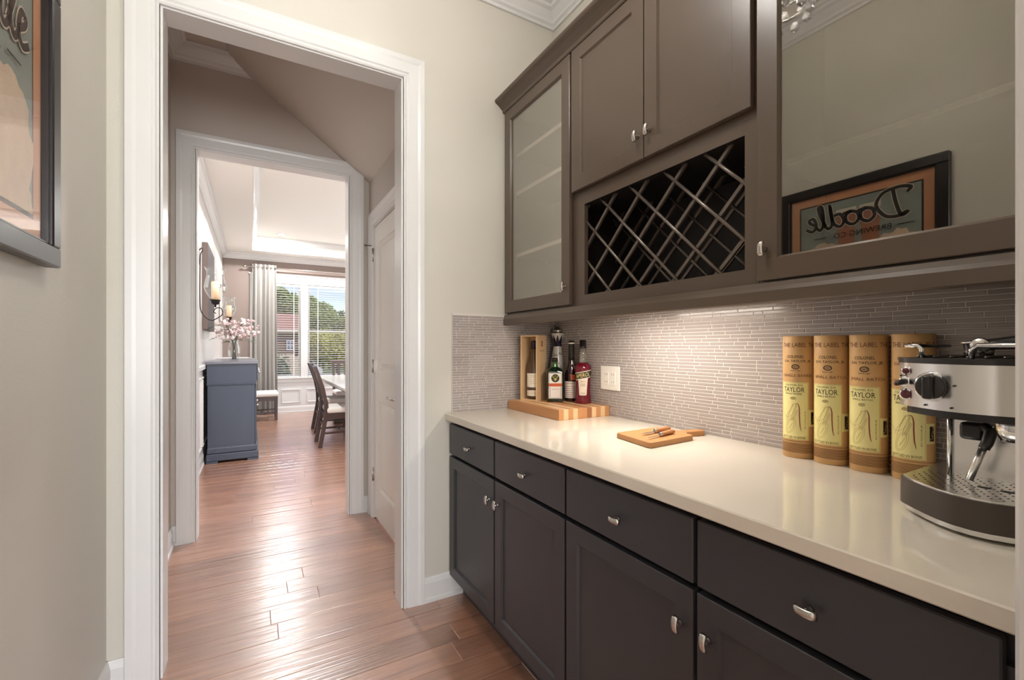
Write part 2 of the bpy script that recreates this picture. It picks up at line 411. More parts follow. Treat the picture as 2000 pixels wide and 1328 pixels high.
# tray ceiling: border slab with a hole, raised panel above
TX0, TX1, TY0, TY1 = 0.0, 2.84, 4.15, 9.17
b = MB(); b.box(DXL, DXR, Y2F, TY0, DZ, TZ+.1); b.box(DXL, DXR, TY1, DYF, DZ, TZ+.1); b.box(DXL, TX0, TY0, TY1, DZ, TZ+.1); b.box(TX1, DXR, TY0, TY1, DZ, TZ+.1)
b.box(TX0, TX1, TY0, TY1, TZ, TZ+.1)
struct(b.build('ceiling_dining', M['ceiling_paint']))
# unseen room behind the camera, invented to bring in daylight
struct(MB().box(-3.2, -3.08, -4.7, YN0, 0, 3.0).build('wall_rear_left', M['wall_paint']))
struct(MB().box(3.28, 3.4, -4.7, YN0, 0, 3.0).build('wall_rear_right', M['wall_paint']))
b = MB(); b.box(-3.2, -1.4, -4.5, -4.38, 0, 3.0); b.box(2.2, 3.4, -4.5, -4.38, 0, 3.0); b.box(-1.4, 2.2, -4.5, -4.38, 0, .5); b.box(-1.4, 2.2, -4.5, -4.38, 2.7, 3.0)
struct(b.build('wall_rear', M['wall_paint']))
struct(MB().box(-3.2, 3.4, -4.7, YN0, 3.0, 3.12).build('ceiling_rear', M['ceiling_paint']))

# ---- planks
ROW = .1275
def plank_mesh(mb, x0, x1, y0, y1, c=.0022):
    t = 0.0; l = -.006
    mb.add([(x0, y0, l), (x1, y0, l), (x1, y1, l), (x0, y1, l), (x0, y0, t-c), (x1, y0, t-c), (x1, y1, t-c), (x0, y1, t-c),
            (x0+c, y0+c, t), (x1-c, y0+c, t), (x1-c, y1-c, t), (x0+c, y1-c, t)],
           [(0, 1, 5, 4), (1, 2, 6, 5), (2, 3, 7, 6), (3, 0, 4, 7), (4, 5, 9, 8), (5, 6, 10, 9), (6, 7, 11, 10), (7, 4, 8, 11), (8, 9, 10, 11)])
    return mb
y = .126; rr = random.Random(3); n_pl = 0
while y < DYF:
    y1 = min(y+ROW, DYF)
    ym = (y+y1)/2
    if ym < YB: xa, xb = XLW, XR
    elif ym < Y1F: xa, xb = D1[0], D1[1]
    elif ym < Y2: xa, xb = HL, HR
    elif ym < Y2F: xa, xb = D2[0], D2[1]
    else: xa, xb = DXL, DXR
    x = xa; first = True
    while x < xb-1e-4:
        Lp = rr.uniform(.3, 1.3) if first else rr.uniform(.75, 1.5); first = False
        x1 = x+Lp
        if xb-x1 < .25: x1 = xb
        plank_mesh(MB(), x, x1, y, y1).build('plank', M['plank_wood'], fl, fix=False); n_pl += 1
        x = x1
    y = y1

# ---- trims
def casing(fn, a0, a1, zt, prof, sides=(1, 1, 1)):
    """door casing swept round an opening; fn(a, d, z) -> world; prof [(w, d)]"""
    mb = MB(); n = len(prof)
    def strip(pa, pb):
        vs = pa+pb; mb.add(vs, [(i, (i+1) % n, n+(i+1) % n, n+i) for i in range(n)])
        mb.add(pa, [tuple(range(n))]); mb.add(pb, [tuple(range(n))[::-1]])
    L0 = [fn(a0-w, d, 0) for w, d in prof]; L1 = [fn(a0-w, d, zt+w) for w, d in prof]
    R0 = [fn(a1+w, d, 0) for w, d in prof]; R1 = [fn(a1+w, d, zt+w) for w, d in prof]
    strip(L0, L1); strip(L1, R1); strip(R1, R0)
    return mb
CP = [(0, 0), (0, .011), (.006, .015), (.012, .011), (.018, .011), (.024, .016), (.066, .018), (.078, .021), (.098, .022), (.100, .018), (.100, 0)]
RV = .006
def jamb(d, y0, y1):
    b = MB(); t = .012
    b.box(d[0]-.0, d[0]+t, y0, y1, 0, d[2]); b.box(d[1]-t, d[1], y0, y1, 0, d[2]); b.box(d[0]+t, d[1]-t, y0, y1, d[2]-t, d[2]); return b
tr = 0
def trim(b, m='trim_white'):
    global tr; tr += 1; return struct(b.build('trim_%d' % tr, M[m]))
for d, ya, yb in ((D1, YB, Y1F), (D2, Y2, Y2F), (DN, YN0, YN1)):
    dd = (d[0], d[1], d[2])
    trim(jamb((d[0]-.004, d[1]+.004, d[2]+.004), ya, yb))
    trim(casing(lambda a, q, z, ya=ya: (a, ya-q, z), dd[0]-.002, dd[1]+.002, dd[2]-.002, CP))
    trim(casing(lambda a, q, z, yb=yb: (a, yb+q, z), dd[0]-.002, dd[1]+.002, dd[2]-.002, CP))

BP = [(0, 0), (.022, 0), (.022, .016), (.014, .022), (.014, .09), (.009, .108), (.005, .118), (0, .118)]
def baseboard(name, fn, a0, a1, prof=BP):
    n = len(prof); b = MB(); pa = [fn(a0, d, z) for d, z in prof]; pb = [fn(a1, d, z) for d, z in prof]
    b.add(pa+pb, [(i, (i+1) % n, n+(i+1) % n, n+i) for i in range(n)]); b.add(pa, [tuple(range(n))]); b.add(pb, [tuple(range(n))[::-1]])
    return struct(b.build(name, M['trim_white']))
baseboard('baseboard_left', lambda a, d, z: (XLW+d, a, z), YN1, YB)
baseboard('baseboard_back_right', lambda a, d, z: (a, YB-d, z), D1[1]+.1, .935)
baseboard('baseboard_back_left', lambda a, d, z: (a, YB-d, z), XLW, D1[0]-.1)
baseboard('baseboard_hall_left', lambda a, d, z: (HL+d, a, z), Y1F, Y2)
baseboard('baseboard_hall_far_left', lambda a, d, z: (a, Y2-d, z), HL, D2[0]-.1)
baseboard('baseboard_hall_far_right', lambda a, d, z: (a, Y2-d, z), D2[1]+.1, HR)
baseboard('baseboard_hall_right', lambda a, d, z: (HR-d, a, z), 3.472, Y2)
baseboard('baseboard_dining_left', lambda a, d, z: (DXL+d, a, z), Y2F, DYF)
baseboard('baseboard_dining_far', lambda a, d, z: (a, DYF-d, z), DXL, DXR)

KP = [(0, 0), (.012, 0), (.014, .014), (.026, .022), (.030, .034), (.054, .066), (.070, .074), (.074, .088), (.09, .092), (.09, .10), (0, .10)]
def crown(fn, a0, a1, prof=KP, m0=0, m1=0):
    """m0/m1: +1 mitre inward at that end"""
    n = len(prof); b = MB(); pa = [fn(a0+m0*d, d, z) for d, z in prof]; pb = [fn(a1-m1*d, d, z) for d, z in prof]
    b.add(pa+pb, [(i, (i+1) % n, n+(i+1) % n, n+i) for i in range(n)]); b.add(pa, [tuple(range(n))]); b.add(pb, [tuple(range(n))[::-1]])
    return trim(b)
z0 = ZC-.1
crown(lambda a, d, z: (a, YB-d, z0+z), XLW, XR, m0=1, m1=1)
crown(lambda a, d, z: (XR-d, a, z0+z), YN1, YB, m0=1, m1=1)
crown(lambda a, d, z: (XLW+d, a, z0+z), YN1, YB, m0=1, m1=1)
crown(lambda a, d, z: (a, YN1+d, z0+z), XLW, XR, m0=1, m1=1)
crown(lambda a, d, z: (a, Y2-d, z0+z), HL, .02, m0=1)
crown(lambda a, d, z: (HL+d, a, z0+z), Y1F, Y2, m0=1, m1=1)
crown(lambda a, d, z: (a, Y1F+d, z0+z), HL, .02, m0=1)
z1 = DZ-.11
KD = [(d*1.05, z*1.1) for d, z in KP]
crown(lambda a, d, z: (DXL+d, a, z1+z), Y2F, DYF, KD, 1, 1)
crown(lambda a, d, z: (a, DYF-d, z1+z), DXL, DXR, KD, 1, 1)
crown(lambda a, d, z: (DXR-d, a, z1+z), Y2F, DYF, KD, 1, 1)
z2 = TZ-.1
for fn, a0, a1 in ((lambda a, d, z: (TX0+d, a, z2+z), TY0, TY1), (lambda a, d, z: (a, TY1-d, z2+z), TX0, TX1), (lambda a, d, z: (TX1-d, a, z2+z), TY0, TY1), (lambda a, d, z: (a, TY0+d, z2+z), TX0, TX1)):
    crown(fn, a0, a1, KP, 1, 1)

# wainscot of the dining room: white dado, chair rail, panel mouldings
def frame_mould(fn, a0, a1, z0, z1, w=.022, t=.014):
    b = MB()
    for (p, q, r, s) in ((a0, a1, z0, z0+w), (a0, a1, z1-w, z1), (a0, a0+w, z0+w, z1-w), (a1-w, a1, z0+w, z1-w)):
        c = .006
        vs = [fn(p, 0, r), fn(q, 0, r), fn(q, 0, s), fn(p, 0, s), fn(p+c, t, r+c), fn(q-c, t, r+c), fn(q-c, t, s-c), fn(p+c, t, s-c)]
        b.add(vs, [(0, 1, 5, 4), (1, 2, 6, 5), (2, 3, 7, 6), (3, 0, 4, 7), (4, 5, 6, 7)])
    return b
CR = 1.055
farf = lambda a, d, z: (a, DYF-.006-d, z)
leff = lambda a, d, z: (DXL+.006+d, a, z)
trim(MB().box(DXL, DXR, DYF-.006, DYF, .118, WZ0-.05).box(DXL, .0, DYF-.006, DYF, WZ0-.05, CR))
trim(MB().box(DXL, DXL+.006, Y2F, DYF-.006, .118, CR))
trim(MB().cbox(DXL, -.06, DYF-.032, DYF-.006, CR-.05, CR, .008))
trim(MB().cbox(DXL+.006, DXL+.034, Y2F+.02, DYF-.034, CR-.05, CR, .008))
for a0, a1 in ((.47, .805), (.905, 1.50), (1.60, 2.20), (2.30, 2.9), (-.38, .37)): trim(frame_mould(farf, a0, a1, .175, .44))
for k in range(6):
    a0 = 3.78+k*.95; trim(frame_mould(leff, a0, a0+.84, .20, .93))

# ---- windows of the dining room
for i, (x0, x1) in enumerate(wins):
    w = struct(MB().box(x0, x0+.035, DYF+.03, DYF+.09, WZ0, WZ1).box(x1-.035, x1, DYF+.03, DYF+.09, WZ0, WZ1).box(x0+.035, x1-.035, DYF+.03, DYF+.09, WZ0, WZ0+.04)
               .box(x0+.035, x1-.035, DYF+.03, DYF+.09, WZ1-.035, WZ1).build('window_%d' % (i+1), M['trim_white']))
    MB().cbox(x0+.035, x1-.035, DYF+.035, DYF+.08, 1.525, 1.568, .004).build('meeting_rail', M['trim_white'], w)
    MB().box(x0+.035, x1-.035, DYF+.058, DYF+.062, WZ0+.04, 1.525).build('pane', M['window_glass'], w)
    MB().box(x0+.035, x1-.035, DYF+.058, DYF+.062, 1.568, WZ1-.035).build('pane', M['window_glass'], w)
b = MB(); xa, xb = wins[0][0]-.10, wins[-1][1]+.10
b.cbox(xa, xb, DYF-.022, DYF-.001, WZ1, WZ1+.15, .005)
b.cbox(xa-.02, xb+.02, DYF-.034, DYF-.001, WZ1+.15, WZ1+.175, .006)
b.cbox(xa, wins[0][0], DYF-.022, DYF-.001, WZ0, WZ1, .005); b.cbox(wins[-1][1], xb, DYF-.022, DYF-.001, WZ0, WZ1, .005)
for i in (0, 1): b.cbox(wins[i][1], wins[i+1][0], DYF-.022, DYF-.001, WZ0, WZ1, .005)
trim(b)
trim(MB().cbox(xa-.03, xb+.03, DYF-.05, DYF-.001, WZ0-.03, WZ0, .006).cbox(xa, xb, DYF-.024, DYF-.006, WZ0-.10, WZ0-.03, .005))
def blind(x0, x1, label):
    t = thing('window_blind', ((x0+x1)/2, DYF+.012, WZ0), label, 'blind', 'white slat blinds in the dining room window')
    MB().cbox(x0+.004, x1-.004, DYF-.008, DYF+.028, WZ1-.05, WZ1-.002, .004).build('headrail', M['blind_slat'], t)
    MB().cbox(x0+.006, x1-.006, DYF-.008, DYF+.028, WZ0+.004, WZ0+.02, .004).build('bottom_rail', M['blind_slat'], t)
    src = None; z = WZ0+.052; a = math.radians(4)
    while z < WZ1-.065:
        if src is None:
            b = MB(); dy, dz = .022*math.cos(a), .022*math.sin(a)
            b.add([(x0+.006, DYF+.01-dy, z-dz), (x1-.006, DYF+.01-dy, z-dz), (x1-.006, DYF+.01+dy, z+dz), (x0+.006, DYF+.01+dy, z+dz),
                   (x0+.006, DYF+.01-dy, z-dz+.003), (x1-.006, DYF+.01-dy, z-dz+.003), (x1-.006, DYF+.01+dy, z+dz+.003), (x0+.006, DYF+.01+dy, z+dz+.003)],
                  [(3, 2, 1, 0), (4, 5, 6, 7), (0, 1, 5, 4), (1, 2, 6, 5), (2, 3, 7, 6), (3, 0, 4, 7)])
            src = b.build('slat', M['blind_slat'], t); c0 = WLOC[src.name]; zz = z
        else: share('slat', src, (c0[0], c0[1], c0[2]+z-zz), t)
        z += .0435
    for fx in (.16, .84):
        x = x0+(x1-x0)*fx
        MB().box(x-.006, x+.006, DYF-.0150, DYF-.0135, WZ0+.02, WZ1-.05).build('ladder_tape', M['blind_slat'], t)
blind(*wins[0], 'white horizontal slat blind half hidden by the grey curtain')
blind(*wins[1], 'wide white horizontal slat blind above the dining table')
blind(*wins[2], 'white horizontal slat blind farthest from the grey curtain')

# ---- closet door in the hall (right wall)
d3 = struct(MB().box(HR-.001, HR+.10, 2.60, 2.612, 0, 2.13).box(HR-.001, HR+.10, 3.36, 3.372, 0, 2.13).box(HR-.001, HR+.10, 2.612, 3.36, 2.118, 2.13).build('door_1', M['trim_white']))
cs = casing(lambda a, q, z: (HR-q, a, z), 2.606, 3.366, 2.124, CP).build('door_casing', M['trim_white'], d3)
def panel_door(parent):
    y0, y1, zb, zt = 2.616, 3.357, .014, 2.115; x = HR+.006
    b = MB(); st = .115
    b.box(x, x+.035, y0, y0+st, zb, zt); b.box(x, x+.035, y1-st, y1, zb, zt)
    for q0, q1 in ((zb, .22), (.86, 1.08), (1.985, zt)): b.box(x, x+.035, y0+st, y1-st, q0, q1)
    leaf = b.build('door_leaf', M['door_white'], parent)
    for q0, q1 in ((.22, .86), (1.08, 1.985)):
        c = .03
        vs = [(x+.004, y0+st, q0), (x+.004, y1-st, q0), (x+.004, y1-st, q1), (x+.004, y0+st, q1),
              (x+.016, y0+st+.018, q0+.018), (x+.016, y1-st-.018, q0+.018), (x+.016, y1-st-.018, q1-.018), (x+.016, y0+st+.018, q1-.018),
              (x+.006, y0+st+.018+c, q0+.018+c), (x+.006, y1-st-.018-c, q0+.018+c), (x+.006, y1-st-.018-c, q1-.018-c), (x+.006, y0+st+.018+c, q1-.018-c)]
        fs = [(i, (i+1) % 4, 4+(i+1) % 4, 4+i) for i in range(4)]+[(4+i, 4+(i+1) % 4, 8+(i+1) % 4, 8+i) for i in range(4)]+[(8, 9, 10, 11)]
        MB().add(vs, fs).build('door_panel', M['door_white'], leaf)
    return leaf
leaf = panel_door(d3)
for z in (1.915, 1.105, .317):
    MB().lathe([(.007, -.048), (.007, .048)], (HR-.008, 3.366, z), 10).box(HR-.002, HR+.004, 3.36, 3.395, z-.045, z+.045).build('hinge', M['nickel'], d3)
MB().tube([(HR-.004, 3.375, 1.985), (HR-.05, 3.392, 1.985)], .004, 8).lathe([(.0, 0), (.009, .001), (.009, .012), (0, .013)], (HR-.055, 3.394, 1.979), 10).build('door_stop', M['nickel_dark'], d3)
MB().lathe([(.0, -.012), (.03, -.012), (.032, 0)], (HR+.006, 2.682, .93), 20, 'x').tube([(HR+.0, 2.682, .93), (HR-.045, 2.682, .93), (HR-.054, 2.695, .93), (HR-.054, 2.79, .933)], .0085, 8).build('lever_handle', M['nickel'], leaf)

# ================================================================== TILES (children of the walls they sit on)
TH, TP = .0108, .0129
tile_cache = {}
def tile_mesh(L):
    k = round(L, 4)
    if k not in tile_cache:
        h, t, c = TH, .005, .0012; l = L/2
        vs = [(-l, 0, 0), (l, 0, 0), (l, 0, h), (-l, 0, h), (-l, -t+c, 0), (l, -t+c, 0), (l, -t+c, h), (-l, -t+c, h), (-l+c, -t, c), (l-c, -t, c), (l-c, -t, h-c), (-l+c, -t, h-c)]
        fs = [(0, 1, 5, 4), (1, 2, 6, 5), (2, 3, 7, 6), (3, 0, 4, 7), (4, 5, 9, 8), (5, 6, 10, 9), (6, 7, 11, 10), (7, 4, 8, 11), (8, 9, 10, 11)]
        me = bpy.data.meshes.new('tile'); me.from_pydata(vs, [], fs); me.materials.append(M['tile']); me.update(); tile_cache[k] = (me, vs, fs)
    return tile_cache[k]
def tile_field(wall, a0, a1, put, zlo, zhi, key):
    rows = int((zhi-zlo)/TP); out = []; r = random.Random(11)
    LN = (.030, .048, .048, .073, .073, .098, .098, .123, .148)
    for i in range(rows):
        z = zlo+.002+i*TP; a = a0+.001; first = True
        while a < a1-.012:
            L = r.choice(LN)
            if first: L = r.choice((.02, .04, .06, .09)); first = False
            if a+L > a1-.014: L = round(a1-.001-a, 4)
            out.append((a+L/2, z, L)); a += L+.0022
    out.sort(key=key)
    for j, (ac, z, L) in enumerate(out[:300]):
        me = tile_mesh(L)[0]; o = bpy.data.objects.new('tile', me); COL.objects.link(o)
        p, rz = put(ac, z); o.rotation_euler = (0, 0, rz); place(o, p, wall)
    b = MB()
    for ac, z, L in out[300:]:
        _, vs, fs = tile_mesh(L); p, rz = put(ac, z); c, s = math.cos(rz), math.sin(rz)
        b.add([(p[0]+v[0]*c-v[1]*s, p[1]+v[0]*s+v[1]*c, p[2]+v[2]) for v in vs], fs)
    if b.v:
        o = b.build('tile_field', M['tile'], wall, fix=False); o['kind'] = 'stuff'
TZ0, TZ1 = .9145, 1.4165
MB().box(XR-.0083, XR, YN1+.02, YB-.0085, TZ0, 1.413).build('grout_bed', M['grout'], wall_right)
MB().box(.871, XR-.0084, YB-.0083, YB, TZ0, TZ1).build('grout_bed', M['grout'], wall_back)
tile_field(wall_right, YN1+.022, YB-.010, lambda a, z: ((XR-.0045, a, z), -PI/2), TZ0, 1.412, lambda q: (0 if q[0] > .30 else 9)+abs(q[0]-.2))
tile_field(wall_back, .872, XR-.010, lambda a, z: ((a, YB-.0045, z), 0), TZ0, TZ1, lambda q: -q[2]+(.2 if q[0] > 1.3 else 0))

# ================================================================== CABINETS
# knob meshes: pillow-shaped pull on a stem, facing -X
def knob_mesh(vert):
    b = MB(); b.lathe([(.0075, .0), (.006, -.004), (.005, -.012), (.0065, -.018)], (0, 0, 0), 12, 'x')
    n = 8; vs = []; hw, hh = .0185, .0085
    for i in range(n+1):
        a = -hw+2*hw*i/n; e = (abs(a)/hw); x = -.0185-.004*(1-e*e); q = hh*(1-.12*(1-e*e)) * (1 if e < .95 else .85)
        for zz, xx in ((-q, x+.002), (-q*.8, x-.0035), (q*.8, x-.0035), (q, x+.002), (q*.8, x+.005), (-q*.8, x+.005)):
            vs.append((xx, zz, a) if vert else (xx, a, zz))
    fs = [(i*6+k, i*6+(k+1) % 6, (i+1)*6+(k+1) % 6, (i+1)*6+k) for i in range(n) for k in range(6)]+[tuple(range(6)), tuple(n*6+k for k in range(6))]
    b.add(vs, fs, True); return b
KN = {}
def knob(y, z, x, vert, parent):
    if vert not in KN:
        b = knob_mesh(vert).mapped(lambda a, bb, c: (a+x, bb+y, c+z)); o = b.build('knob', M['nickel'], parent)
        KN[vert] = (o, tuple(WLOC[o.name][i]-(x, y, z)[i] for i in range(3))); return o
    o, off = KN[vert]; return share('knob', o, (x+off[0], y+off[1], z+off[2]), parent)
def shaker(x, t, y0, y1, z0, z1, m, parent, st=.052, glass=None):
    """shaker door facing -X: front face at x, thickness t; recessed panel or a pane"""
    b = MB(); c = .0015; i = .006
    O = [(y0, z0), (y1, z0), (y1, z1), (y0, z1)]; I_ = [(y0+st, z0+st), (y1-st, z0+st), (y1-st, z1-st), (y0+st, z1-st)]
    def R(o, x): return [(x, p[0], p[1]) for p in o]
    Oc = [(y0+c, z0+c), (y1-c, z0+c), (y1-c, z1-c), (y0+c, z1-c)]
    Ii = [(y0+st+i, z0+st+i), (y1-st-i, z0+st+i), (y1-st-i, z1-st-i), (y0+st+i, z1-st-i)]
    vs = R(O, x+t)+R(O, x+c)+R(Oc, x)+R(I_, x)+R(Ii, x+.008)+R(Ii, x+t)
    fs = []
    for k in range(5): fs += [(4*k+j, 4*k+(j+1) % 4, 4*k+4+(j+1) % 4, 4*k+4+j) for j in range(4)]
    fs += [(20+j, 20+(j+1) % 4, (j+1) % 4, j) for j in range(4)]
    b.add(vs, fs); d = b.build('door', M[m], parent)
    if glass: MB().box(x+.010, x+.014, y0+st-.0, y1-st+.0, z0+st, z1-st).build('glass_pane', M[glass], d)
    else: MB().box(x+.008, x+.014, y0+st+.002, y1-st-.002, z0+st+.002, z1-st-.002).build('door_panel', M[m], d)
    return d
BX = .855; P4 = [2.117, 1.635, 1.153, .671, .189]
base_lab = ['dark base cabinet unit against the wall by the white doorway', 'dark base cabinet unit below the espresso machine and canisters']
for u in (0, 1):
    ya, yb = P4[2*u+2], P4[2*u]
    y_hi = yb if u else YB-.006; y_lo = ya if u == 0 else .150
    t = thing('base_cabinet', (1.17, (ya+yb)/2, 0), base_lab[u], 'cabinet', 'dark base cabinets under the counter')
    MB().box(BX+.036, XR-.006, y_lo+.0005, y_hi-.0005, .105, .878).box(BX+.0205, BX+.036, y_lo+.03, y_hi-.03, .30, .40).box(BX+.0205, BX+.036, y_lo+.03, y_hi-.03, .76, .82).build('body', M['cabinet_base'], t)
    MB().box(.925, .945, y_lo+.001, y_hi-.001, 0.0005, .105).box(.945, XR-.006, y_lo+.001, y_lo+.02, 0.0005, .105).build('toe_kick', M['cabinet_base'], t)
    for k in (0, 1):
        a = P4[2*u+k+1]+.0055; c = P4[2*u+k]-.0055
        if u == 0 and k == 0: c = YB-.014
        dr = MB().cbox(BX, BX+.0205, a, c, .714, .862, .0025).build('drawer', M['cabinet_base'], t)
        knob((P4[2*u+k]+P4[2*u+k+1])/2, .782, BX, False, dr)
        d = shaker(BX, .0205, a, c, .108, .700, 'cabinet_base', t)
        knob((P4[2*u+1]+.038) if k == 0 else (P4[2*u+1]-.036), .612, BX, True, d)
ct = MB().cbox(.835, XR-.006, YN1+.024, YB-.006, .880, .914, .003).build('countertop', M['counter'])
tag(ct, 'long cream polished stone countertop over the dark base cabinets', 'countertop')

UX = 1.192; DXF = 1.168; UZ0, UZ1 = 1.415, 2.500
def hollow(name, y0, y1, z0, z1, m, parent, t=.018, back=True):
    b = MB(); xb = XR-.001; f = UX
    b.box(f, xb, y0, y0+t, z0, z1); b.box(f, xb, y1-t, y1, z0, z1); b.box(f, xb, y0+t, y1-t, z0, z0+t); b.box(f, xb, y0+t, y1-t, z1-t, z1); b.box(xb-.008, xb, y0+t, y1-t, z0+t, z1-t)
    return b.build(name, M[m], parent)
# left glass cabinet
t = thing('wall_cabinet', (1.34, 1.83, UZ0), 'dark wall cabinet with a narrow glass door and inner shelves', 'cabinet', 'dark wall cabinets over the counter')
hollow('body', 1.539, YB-.006, UZ0, UZ1, 'cabinet_in', t)
MB().box(UX-.0005, UX+.018, 2.062, YB-.007, UZ0, UZ1).box(UX-.0005, UX+.018, 1.540, 1.60, UZ0, UZ1).box(UX-.0005, UX+.018, 1.60, 2.062, UZ0, UZ0+.05).box(UX-.0005, UX+.018, 1.60, 2.062, UZ1-.05, UZ1).build('face_frame', M['cabinet'], t)
d = shaker(DXF, .0175, 1.545, 2.112, 1.425, 2.492, 'cabinet', t, .056, 'pane_soft'); knob(1.572, 1.505, DXF, True, d)
for z in (1.726, 2.056, 2.258):
    s_ = MB().box(1.225, 1.485, 1.558, YB-.028, z, z+.012).build('shelf', M['plate_white'] if False else M['cabinet_in'], t)
    MB().box(1.2235, 1.2252, 1.558, YB-.028, z-.003, z+.0145).build('edge_glint', M['plate_white'], s_)  # white strip paints the glint on the shelf's front edge
    for xx in (1.25, 1.45): MB().sphere((xx, YB-.030, z-.008), .007, 1).build('shelf_pin', M['chrome'], s_)
# right glass cabinet
t = thing('wall_cabinet', (1.34, .44, UZ0), 'dark wall cabinet with a large reflective glass door', 'cabinet', 'dark wall cabinets over the counter')
hollow('body', .150, .7275, UZ0, UZ1, 'cabinet_in', t)
MB().box(UX-.0005, UX+.018, .151, .20, UZ0, UZ1).box(UX-.0005, UX+.018, .665, .727, UZ0, UZ1).box(UX-.0005, UX+.018, .20, .665, UZ0, UZ0+.05).box(UX-.0005, UX+.018, .20, .665, UZ1-.05, UZ1).build('face_frame', M['cabinet'], t)
d = shaker(DXF, .0175, .158, .722, 1.421, 2.492, 'cabinet', t, .054, 'pane_mirror'); knob(.699, 1.502, DXF, True, d)
s_ = MB().box(1.225, 1.485, .17, .708, 1.726, 1.738).build('shelf', M['cabinet_in'], t)
MB().box(1.2235, 1.2252, .17, .708, 1.725, 1.7385).build('edge_glint', M['plate_white'], s_)  # glint along this shelf's front edge, painted as a white strip
# centre: double doors above, lattice rack below
t = thing('wall_cabinet', (1.34, 1.13, UZ0), 'dark wall cabinet with two panel doors above a lattice wine rack', 'cabinet', 'dark wall cabinets over the counter')
MB().box(UX, XR-.001, .7285, 1.538, 1.848, UZ1).build('body', M['cabinet'], t)
hollow('rack_box', .7285, 1.538, UZ0, 1.8475, 'rack_dark', t, .012)
b = MB(); f0, f1 = UX-.0005, UX+.018
b.box(f0, f1, 1.472, 1.5375, UZ0, 1.8475); b.box(f0, f1, .729, .770, UZ0, 1.8475); b.box(f0, f1, .770, 1.472, 1.836, 1.8475); b.box(f0, f1, .770, 1.472, UZ0, 1.461); b.box(f0, UX, .729, 1.5375, 1.8475, UZ1)
b.build('face_frame', M['cabinet'], t)
d = shaker(DXF, .0175, 1.1265, 1.531, 1.896, 2.492, 'cabinet', t, .055); knob(1.150, 1.978, DXF, True, d)
d = shaker(DXF, .0175, .739, 1.1225, 1.896, 2.492, 'cabinet', t, .055); knob(1.098, 1.980, DXF, True, d)
ry0, ry1, rz0, rz1 = .742, 1.525, 1.43, 1.845
def diag(s, c, x0, x1, w=.011):
    """bar along y*1 = c + s*z clipped to the rack opening"""
    pts = []
    za = max(rz0, min((ry0-c)/s, (ry1-c)/s)); zb = min(rz1, max((ry0-c)/s, (ry1-c)/s))
    if zb-za < .03: return None
    h = w/2*math.sqrt(2); A = (c+s*za, za); B = (c+s*zb, zb)
    k = w/2/math.sqrt(2); nx, nz = k, -k*s
    poly = [(A[0]+nx, A[1]+nz), (B[0]+nx, B[1]+nz), (B[0]-nx, B[1]-nz), (A[0]-nx, A[1]-nz)]
    return MB().prism(poly, x0, x1, 'yz')
for lay, (xa, xb) in enumerate(((1.203, 1.2210), (1.40, 1.418))):
    for i in range(8):
        cc = -.768+.16*(i-3); za = max(rz0, ry0-cc); zb = min(rz1, ry1-cc)
        if zb-za > .03: MB().tube([(xa+.0045, cc+za, za), (xa+.0045, cc+zb, zb)], .0056, 8).build('rack_slat', M['rack_slat'], t)
        q = diag(-1, 2.34+.162*i-.162, xa+.009, xa+.018)
        if q: q.build('rack_slat', M['rack_slat'], t)
# crown and light rail along the wall cabinets
CPF = [(0, 0), (-.004, .004), (-.006, .014), (-.014, .022), (-.030, .036), (-.046, .046), (-.050, .052), (-.052, .060), (.05, .060), (.05, 0)]
b = MB(); b.prism([(DXF+p, 2.495+z) for p, z in CPF], .150, YB-.001, 'xz'); o = b.build('cabinet_crown', M['cabinet'])
tag(o, 'dark coved crown moulding along the top of the wall cabinets', 'moulding')
o = MB().prism([(DXF, 1.360), (DXF-.004, 1.364), (DXF-.004, 1.392), (DXF, 1.402), (DXF+.004, 1.4145), (DXF+.024, 1.4145), (DXF+.024, 1.360)], .150, YB-.007, 'xz').build('light_rail', M['cabinet'])
tag(o, 'dark light rail along the underside of the wall cabinets', 'rail')
MB().box(UX+.010, XR-.0065, .15, YB-.007, 1.4135, 1.4148).build('dust_panel', M['cabinet_in'], o)
t = thing('under_cabinet_light', (1.235, 1.22, 1.398), 'slim warm light bar under the wall cabinets behind the rail', 'light')
MB().cbox(1.215, 1.255, .98, 1.46, 1.398, 1.4133, .003).build('housing', M['plate_white'], t)
MB().box(1.219, 1.251, .985, 1.455, 1.396, 1.398).build('diffuser', M['led_glow'], t)
add_light('under_cabinet_lamp', 'AREA', (1.235, 1.22, 1.3945), 4.0, (1, .91, .82), (0, 0, 0), shape='RECTANGLE', size=.03, size_y=.47)

# ================================================================== THINGS ON THE COUNTER
CZ = .9142
# striped chopping block
t = thing('chopping_block', (1.34, 1.885, CZ), 'thick striped butcher block of light and reddish wood strips under the bottles', 'cutting board')
pat = ['cherry', 'maple', 'cherry', 'maple', 'cherry', 'cherry', 'walnut', 'maple', 'cherry', 'maple', 'cherry']
bx0, bx1, by0, by1 = 1.190, 1.488, 1.650, 2.112; n = len(pat); w = (bx1-bx0)/n
for i, p in enumerate(pat): MB().cbox(bx0+i*w+.0001, bx0+(i+1)*w-.0001, by0, by1, CZ, CZ+.0475, .0012).build('wood_strip', M[p], t)
BZ = CZ+.0479
def frontal(c, R, off, turn=0):
    """cylinder map whose centre faces the camera"""
    th = math.atan2(-c[1], -c[0])+turn
    return th
